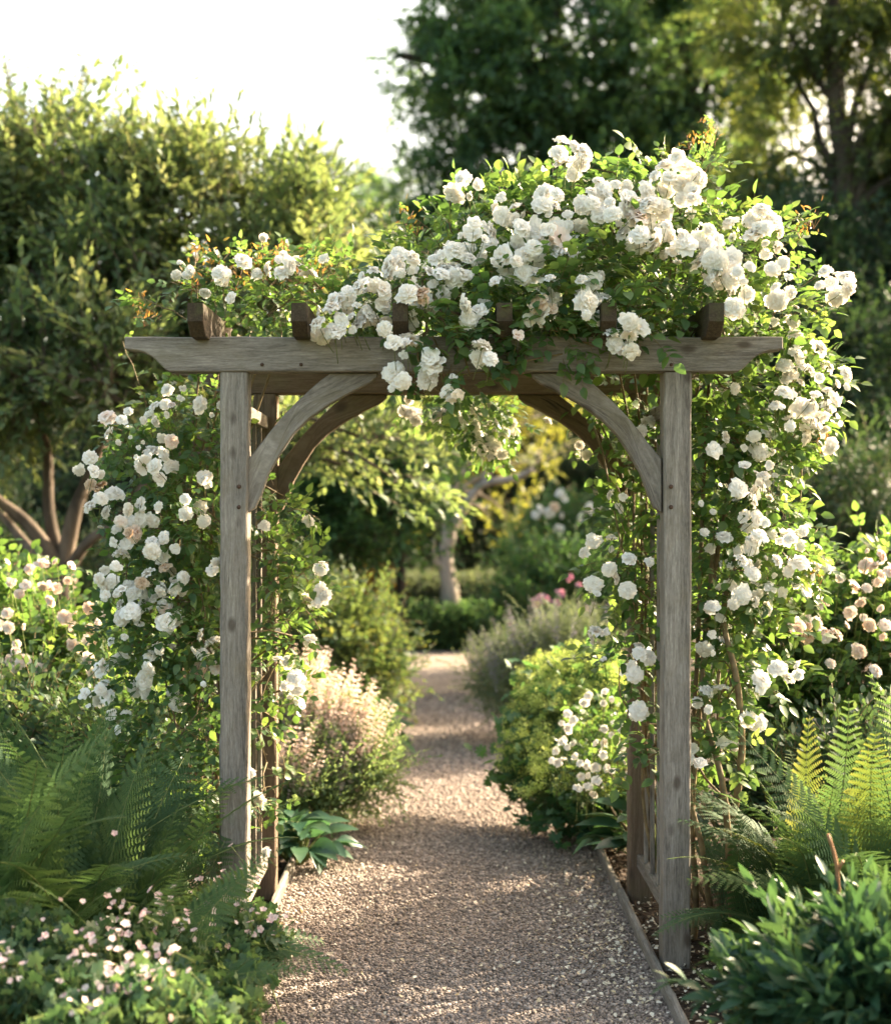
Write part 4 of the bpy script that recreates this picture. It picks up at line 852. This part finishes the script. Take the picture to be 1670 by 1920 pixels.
# alchemilla
def froth_t(seed):
    g = np.random.default_rng(seed); A = Acc(); n = 60; c = norm(g.normal(0, 1, (n, 3))) * g.uniform(.2, 1, (n, 1)) * .035; c[:, 1] += .05
    A.inst(leaf_t(.008, .007, 2, .4, 0, 0), frames(rand_dirs(n, .5, g), rand_dirs(n, 0, g)), g.uniform(.7, 1.2, n), c, g.random(n))
    for k in range(5): tube(A, curve((0, -.08, 0), c[k], (0, 0, 0), 4), .001, .0006, 3, 1)
    return A.template()
FR = [froth_t(k) for k in range(3)]
def fan_t(seed, R=.035, lob=7, mat=0):                 # rounded lobed leaf on a stalk
    g = np.random.default_rng(seed); A = Acc(); V = [(0, 0, 0)]; F_ = []; n = lob * 4
    for i in range(n + 1):
        a = -2.6 + 5.2 * i / n; r = R * (.62 + .38 * abs(math.sin(math.pi * i / 4)) + g.normal(0, .03))
        V.append((r * math.sin(a), r * math.cos(a) + R * .1, .22 * r * abs(math.sin(a * 1.0)) - .1 * r + .05 * R * math.sin(a * 9)))
    for i in range(1, n + 1): F_.append((0, i + 1, i))
    A.raw(V, F_, mat, np.concatenate([[.3], np.full(n + 1, .7)])); tube(A, [(0, 0, 0), (0, -.02, -.01), (0, -.05, -.05)], .0012, .0014, 3, 1); return A.template()
FAN = [fan_t(k) for k in range(3)]
def froth(root, C, g):
    lb = np.array(AL_LOBES)[:, :6]; n = 900; pk = g.choice(len(lb), n, p=lb[:, 3] ** 2 / (lb[:, 3] ** 2).sum()); d = norm(g.normal(0, 1, (n, 3)) + np.array([-.2, -.5, .6]))
    L = lb[pk, :3] + d * lb[pk, 3:6] * g.uniform(.9, 1.12, n)[:, None]; ok = L[:, 2] > .22; L = L[ok]; d = d[ok]; n = len(L)
    Rm = frames(norm(d + np.array([0, 0, .6])), rand_dirs(n, 0, g)); S = g.uniform(.7, 1.3, n); order = np.argsort(L[:, 1] - L[:, 2] * .7)
    mes = [mesh_of(t, 'flower_head', [M['alch'], M['stem']]) for t in FR]; off = np.array(root.location)
    for i in order[:100]:
        o = bpy.data.objects.new('flower_head', mes[i % 3]); o.parent = root; m4 = np.eye(4); m4[:3, :3] = Rm[i] * S[i]; m4[:3, 3] = L[i] - off; o.matrix_basis = Matrix(m4.tolist()); col.objects.link(o)
    A = Acc(); rest = order[100:]
    for k, t in enumerate(FR): q = rest[np.arange(len(rest)) % 3 == k]; A.inst(t, Rm[q], S[q], L[q])
    A.build('flower_head', [M['alch'], M['stem']], root)['kind'] = 'stuff'
AL_LOBES = [W(1040,1300,7.6,60,50),W(1100,1290,7.4,70,55),W(1015,1355,7.3,50,55),W(1070,1370,7.2,80,70),W(1150,1350,7.2,60,80),W(995,1425,7,45,50),W(1050,1460,6.9,70,60),W(1130,1450,6.9,70,80),W(1050,1500,6.7,60,45),W(1120,1520,6.6,60,50)]
shrub('ladys_mantle', (.85, 7.2, 0), AL_LOBES, 'mound of frothy acid yellow flowers spilling over the right path edge', 'mid_leaf', FAN, 320, 14, .07, cat='plant', seed=93, flowers=froth, stem_mat='stem', sr=.003, size=(.7, 1.2))
sw = [(1070,1355,4,12),(1145,1372,4,14),(1055,1408,4,14),(1045,1425,2,8),(1085,1432,3,12),(1098,1450,3,12),(1130,1432,3,12),(1160,1440,2,10),(1118,1478,3,10),(1095,1478,2,8),(1062,1390,2,8),(1140,1310,3,14),(1170,1390,2,10),(1100,1310,2,10),(1125,1400,2,10),(1160,1410,2,8),(1180,1460,2,8)]
shrub('small_white_rose', (.95, 6.4, 0), [W(1110,1400,6.5,50,60,w=.6),W(1150,1450,6.5,50,70),W(1100,1470,6.4,50,40,w=.6),W(1160,1370,6.5,40,50,w=.6)], 'low rose with clusters of small white flowers in front of the yellow mound', 'rose_leaf', [COMP[0]], 70, 5, .06, cat='rose', seed=94, size=(.5, .8), flowers=flwr_at(sw, 6.15, 'smallwhite', 'petal', 'rose_bloom', SMALL, (.8, 1.25), 18))
hosta('broad_leaf_plant', (.93, 6.05, 0), .34, 60, 'dark green broad leaved plant at the foot of the right rear post', 'gloss', 85, (.45, .8), [leaf_t(.26, .12, 6, .3, .35)], .30, tilt=.8)
hosta('broad_leaf_plant', (.84, 6.6, 0), .30, 46, 'dark leafy plant below the frothy yellow mound', 'gloss', 86, (.4, .7), [leaf_t(.24, .12, 6, .3, .35)], .28, tilt=.7)

# --- rose shrubs either side
RS = [COMP[0], COMP[1], COMP[2]]
shrub('blush_rose_bush', (-1.95, 6.6, 0), [W(60,1170,6.6,90,80),W(170,1200,6.6,80,70),W(0,1250,6.6,100,90),W(120,1280,6.4,110,80),W(-80,1160,6.7,100,100),W(220,1270,6.3,70,70),W(60,1360,6.3,120,80),W(-50,1100,6.8,60,50)], 'bush of blush pink fading roses at the left edge above the ferns', 'rose_leaf', RS, 330, 6, .09, cat='rose', seed=95, size=(.9, 1.3), stems=30,
      flowers=flwr_at([(55,1082,4,26),(105,1082,4,22),(5,1072,3,18),(30,1190,3,14),(160,1170,6,26),(190,1148,2,8),(30,1240,3,14),(45,1305,3,16),(8,1160,2,14),(150,1200,2,12),(190,1180,2,12),(100,1110,2,14),(125,1150,1,8),(60,1250,2,14),(20,1110,2,14),(170,1250,2,12),(10,1290,2,14)], 6.05, 'blush', 'petal_blush', 'rose_bloom', ROSES, (.6, 1.12), 34))
shrub('blush_rose_bush', (1.75, 6.3, 0), [W(1480,1180,6.3,90,70),W(1580,1140,6.4,90,80),W(1670,1130,6.4,80,90),W(1440,1270,6.2,90,80),W(1560,1260,6.2,110,90),W(1680,1270,6.2,100,90),W(1480,1370,6,100,80),W(1600,1390,6,110,80),W(1420,1430,5.9,60,60),W(1740,1180,6.3,90,100)], 'large dark leaved bush with blush roses right of the arch', 'rose_leaf', RS, 430, 6, .09, cat='rose', seed=96, size=(.9, 1.3), stems=40,
      flowers=flwr_at([(1640,1050,5,24),(1655,1085,4,20),(1540,1120,2,14),(1560,1185,3,18),(1608,1225,1,3),(1650,1160,3,18),(1620,1115,2,14),(1540,1180,3,20),(1450,1400,2,10),(1530,1355,1,3),(1600,1150,2,14),(1470,1150,3,20),(1500,1200,2,14),(1660,1210,2,14),(1580,1090,2,16),(1520,1150,3,18),(1437,1400,1,3),(1640,1250,1,8),(1560,1240,1,8)], 5.75, 'blush', 'petal_blush', 'rose_bloom', ROSES, (.6, 1.1), 32))
shrub('evergreen_shrub', (3.4, 11.2, 0), [W(1560,960,11.5,120,80),W(1660,930,11.5,110,90),W(1480,1030,11.3,110,80),W(1620,1050,11.2,130,90),W(1450,1130,11,90,80),W(1720,1060,11.2,110,110)], 'big dark evergreen shrub behind the right hand rose bush', 'deep_leaf', sprays(530, 10, .26, LF(.06, .03), 3, ang=60, stemr=.003), 330, 9, .14, seed=97)
shrub('evergreen_shrub', (-3.2, 11.4, 0), [W(60,1120,11.5,140,90),W(230,1100,11.4,120,90),W(-60,1050,11.6,120,110),W(160,1220,11.2,160,90),W(380,1150,11.4,120,100),W(470,1120,11.2,90,100)], 'dark shrub behind the left hand rose bush', 'dark_leaf', sprays(530, 10, .26, LF(.06, .03), 3, ang=60, stemr=.003), 300, 9, .14, seed=98)

# ------------------------------------------------------------------ ferns
def frond_t(L, seed, e0=72, e1=8, maxp=.105, npin=30):
    g = np.random.default_rng(seed); A = Acc(); K = 24; s = np.linspace(0, 1, K)
    el = R_(e0) + (R_(e1) - R_(e0)) * s ** 1.15; ds = L / (K - 1); sw = g.normal(0, .12)
    y = np.concatenate([[0], np.cumsum(np.cos(el[:-1]) * ds)]); z = np.concatenate([[0], np.cumsum(np.sin(el[:-1]) * ds)]); x = sw * L * s ** 2
    pts = np.stack([x, y, z], 1); tube(A, pts, .0032, .0006, 4, 1)
    V, F_, Rn = [], [], []
    tan = norm(np.gradient(pts, axis=0)); nrm = norm(np.stack([np.zeros(K), -np.sin(el), np.cos(el)], 1)); side = np.cross(tan, nrm)
    for i in range(npin):
        t = .13 + .85 * i / (npin - 1); q = np.array([np.interp(t, s, pts[:, k]) for k in range(3)]); k0 = min(K - 1, int(t * K))
        pl = maxp * (math.sin(math.pi * min(1, (t * .92 + .06)) ** .75) ** .8) * (1.02 - .25 * t) + .004
        for sg in (-1, 1):
            d = norm(side[k0] * sg + tan[k0] * (.28 + .5 * t) + nrm[k0] * (.10 + g.normal(0, .08)))
            w = norm(np.cross(d, nrm[k0])) * sg; nn = np.cross(d, w); m = 10 if pl > .04 else 6
            for j in range(m):
                u = (j + .4) / m; b = q + d * pl * u - nrm[k0] * pl * .22 * u * u; hl = pl * .17 * (1 - .75 * u) + .002; hw = pl / m * .40
                for s2 in (-1, 1):
                    tip = b + w * s2 * hl + d * hw * 1.1; n0 = len(V); V += [b - d * hw, b + w * s2 * hl * .6 - d * hw * .4, tip, b + d * hw * 1.0]; F_ += [(n0, n0 + 1, n0 + 2), (n0, n0 + 2, n0 + 3)]; Rn += [.3 + .4 * u] * 4
    A.raw(np.array(V), F_, 0, np.array(Rn), smooth=False); return A.template()
FRT = [frond_t(.72, 1), frond_t(.66, 2, 66, -8), frond_t(.78, 3, 78, 20), frond_t(.6, 4, 60, -18), frond_t(.7, 5, 80, 35)]
def fern_me(mat): return [mesh_of(t, 'frond', [M[mat], M['stem']]) for t in FRT]
FM = {'fern': fern_me('fern'), 'fern_gold': fern_me('fern_gold')}
def fern(base, n, label, mat, seed, size=(.8, 1.1), gold=0., az0=None):
    g = np.random.default_rng(seed); root = thing('fern', base, label, 'fern', 'ferns in the near borders')
    for i in range(n):
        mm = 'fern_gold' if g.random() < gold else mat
        az = 2 * math.pi * i / n + g.normal(0, .2); o = bpy.data.objects.new('frond', FM[mm][int(g.integers(5))]); o.parent = root
        o.location = (.03 * math.cos(az), .03 * math.sin(az), 0); o.rotation_euler = (g.normal(0, .2) + (.30 if i % 2 == 0 else -.08), g.normal(0, .3), az); s = g.uniform(*size); o.scale = (s, s, s); col.objects.link(o)
    return root
def gx(x, D): return (x - VX) / FPX * D
fern((gx(170, 4.5), 4.5, 0), 30, 'tall green fern left of the arch, middle of the fern bank', 'fern', 1, (1.35, 1.6))
fern((gx(-10, 4.3), 4.3, .02), 26, 'deep green fern cut by the left edge of the photo', 'fern', 2, (1.3, 1.6))
fern((gx(245, 4.55), 4.55, 0), 24, 'fern whose fronds lean across the left front post', 'fern', 3, (.85, 1.08))
fern((gx(80, 5.0), 5.0, 0), 24, 'fern standing below the left blush rose bush', 'fern', 4, (1.3, 1.5))
fern((gx(230, 4.1), 4.1, 0), 14, 'low arching fern just above the pink geraniums', 'fern', 5, (.85, 1.05))
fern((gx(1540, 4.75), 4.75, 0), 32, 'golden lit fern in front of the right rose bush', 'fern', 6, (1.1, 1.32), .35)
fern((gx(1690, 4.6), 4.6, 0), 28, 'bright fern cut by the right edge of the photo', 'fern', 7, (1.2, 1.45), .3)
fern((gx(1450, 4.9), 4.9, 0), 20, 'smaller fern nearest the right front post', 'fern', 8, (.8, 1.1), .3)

# ------------------------------------------------------------------ near plants
def flower5_t(seed, R=.013, n=5):
    g = np.random.default_rng(seed); A = Acc(); az = np.arange(n) * 6.283 / n + g.normal(0, .1, n)
    d = np.stack([np.cos(az), np.sin(az), np.full(n, .35)], 1); A.inst(leaf_t(R, R * .85, 4, .2, .1, 0, blunt=1.4), frames(d, np.array([0, 0, 1.])), g.uniform(.9, 1.1, n), np.zeros((n, 3)), g.random(n))
    tube(A, [(0, 0, .002), (0, 0, -.02), (0.004, 0, -.09)], .0012, .0012, 3, 1); return A.template()
G5 = [flower5_t(k) for k in range(3)]
GF = [fan_t(k + 20, .027, 5) for k in range(3)]
def gflow(n, petal='petal_pale', key='gera'):
    def f(root, C, g):
        c = C[C[:, 2] > np.percentile(C[:, 2], 35)]; cc = c[g.integers(len(c), size=max(6, n // 7))]; k = g.integers(len(cc), size=n); L = cc[k] + np.stack([g.normal(0, .035, n), g.normal(-.03, .035, n), .03 + g.gamma(2, .03, n)], 1)
        place_blooms(root, 'flower', L, norm(np.array([0, -.5, .8]) + g.normal(0, .4, (n, 3))), g.uniform(.55, 1.1, n), key, petal, G5)
    return f
def B(x, y, D, r, h=None): return W(x, y, D, r, h or r * .8)
for (lobes, base, lab, sd, nf) in (([B(420,1735,4.6,60),B(470,1770,4.4,45),B(400,1810,4.2,60),B(435,1850,4.1,45)], (gx(440,4.4),4.4,0), 'pale pink geranium clump beside the gravel by the left front post', 201, 42),
        ([B(250,1800,4.0,65),B(320,1785,4.1,55),B(290,1850,3.9,65),B(360,1880,3.9,55)], (gx(300,4),4.0,0), 'flowering geranium clump in the middle of the bottom left corner', 202, 44),
        ([B(120,1810,3.8,65),B(50,1780,3.9,60),B(130,1880,3.6,75),B(20,1870,3.6,80)], (gx(100,3.8),3.8,0), 'leafy geranium clump nearest the bottom left corner', 203, 22),
        ([B(260,1900,3.5,80),B(360,1930,3.6,60),B(170,1940,3.4,80),B(430,1900,3.9,40)], (gx(290,3.6),3.6,0), 'pale leaved geranium clump along the bottom edge', 204, 34)):
    shrub('geranium', base, lobes, lab, 'gera', GF, 200, 11, .04, cat='plant', group='geraniums in the near left border', seed=sd, size=(.5, 1.05), flowers=gflow(nf * 2), stem_mat='stem', sr=.002, up=.9, zmin=.01, shell=(.3, 1.))
# glossy plant bottom right
PEO = sprays(600, 9, .16, leaf_t(.085, .030, 5, .25, .2), 3, ang=55, stemr=.002)
shrub('glossy_leaf_plant', (gx(1600, 3.6), 3.6, 0), [B(1570,1830,3.6,55),B(1650,1810,3.6,60),B(1500,1870,3.5,45),B(1600,1900,3.4,70),B(1690,1890,3.4,80),B(1460,1900,3.5,35),B(1640,1790,3.75,40)], 'large glossy green plant filling the bottom right corner', 'gloss', PEO, 150, 5, .04, cat='plant', seed=205, stem_mat='stem', sr=.003, up=.6, shell=(.3, 1.), zmin=.01)
shrub('seedling_plant', (gx(1372, 4.75), 4.75, 0), [B(1372,1752,4.75,26,18)], 'tiny bright green seedling on bare soil right of the front post', 'mid_leaf', FAN, 16, 5, .02, cat='plant', seed=206, size=(.4, .7), stem_mat='stem', sr=.002, stems=5, zmin=.01)
tw = thing('dry_stem', (gx(1575, 3.7), 3.7, 0), 'bare brown dead stem standing above the glossy plant', 'stem'); A = Acc()
big_cane([(gx(1582, 3.7), 3.7, 0), P(1576, 1700, 3.7), P(1570, 1630, 3.7), P(1552, 1565, 3.7)], .007, .0045, A); big_cane([P(1570, 1645, 3.7), P(1580, 1615, 3.69)], .005, .004, A)
A.build('stalk', M['redstem'], tw)
shrub('leafy_perennial', (-1.9, 5.8, 0), [W(60,1400,5.8,130,70),W(200,1430,5.6,110,70),W(300,1500,5.3,90,60),W(-60,1420,5.8,110,90)], 'dark leafy plant in the shade behind the left ferns', 'dark_leaf', MS, 150, 8, .08, cat='plant', seed=207)
shrub('leafy_perennial', (1.7, 5.4, 0), [W(1600,1480,5.4,110,60),W(1480,1500,5.5,80,50),W(1700,1500,5.4,90,90)], 'dark leafy plant in the shade behind the right ferns', 'dark_leaf', MS, 110, 8, .08, cat='plant', seed=208)

# ------------------------------------------------------------------ light, sky, camera
SUN_EL, SUN_AZ = 29, 57           # azimuth clockwise from the view direction (+Y)
w = bpy.data.worlds.new('World'); sc.world = w; w.use_nodes = True; nt = w.node_tree
bgn = nt.nodes['Background']; sky = nt.nodes.new('ShaderNodeTexSky'); sky.sky_type = 'NISHITA'; sky.sun_disc = False
sky.sun_elevation = R_(SUN_EL); sky.sun_rotation = R_(SUN_AZ); sky.dust_density = 5.0; sky.air_density = 1.0; sky.ozone_density = 1.0
tn = nt.nodes.new('ShaderNodeMix'); tn.data_type = 'RGBA'; tn.blend_type = 'MULTIPLY'; tn.inputs['Factor'].default_value = 1; tn.inputs['B'].default_value = (1.15, 1.0, .78, 1)
nt.links.new(sky.outputs[0], tn.inputs['A']); nt.links.new(tn.outputs['Result'], bgn.inputs[0]); bgn.inputs[1].default_value = .15
sl = bpy.data.lights.new('sun', 'SUN'); sl.energy = 5.0; sl.angle = R_(.6); sl.color = (1., .83, .60)
so = bpy.data.objects.new('sun', sl); col.objects.link(so)
from mathutils import Vector
d = Vector((math.sin(R_(SUN_AZ)) * math.cos(R_(SUN_EL)), math.cos(R_(SUN_AZ)) * math.cos(R_(SUN_EL)), math.sin(R_(SUN_EL))))
so.rotation_euler = (-d).to_track_quat('-Z', 'Y').to_euler(); so.location = d * 30
cam = bpy.data.cameras.new('camera'); co = bpy.data.objects.new('camera', cam); col.objects.link(co)
co.location = (0, 0, CAMZ); co.rotation_euler = (R_(90), 0, 0); cam.sensor_fit = 'HORIZONTAL'; cam.sensor_width = 36; cam.lens = FPX / 1670 * 36
cam.shift_x = 12 / 1670; cam.shift_y = 10 / 1670; cam.clip_end = 2000; cam.clip_start = .05
cam.dof.use_dof = True; cam.dof.focus_distance = 4.85; cam.dof.aperture_fstop = 2.1
sc.camera = co
sc.view_settings.view_transform = 'Standard'; sc.view_settings.look = 'None'; sc.view_settings.gamma = 1; sc.view_settings.exposure = 2.5
cy = sc.cycles if hasattr(sc, 'cycles') else None
if cy:
    cy.max_bounces = 6; cy.diffuse_bounces = 4; cy.glossy_bounces = 2; cy.transmission_bounces = 4; cy.use_denoising = True; cy.caustics_reflective = False; cy.caustics_refractive = False
    cy.sample_clamp_indirect = 8
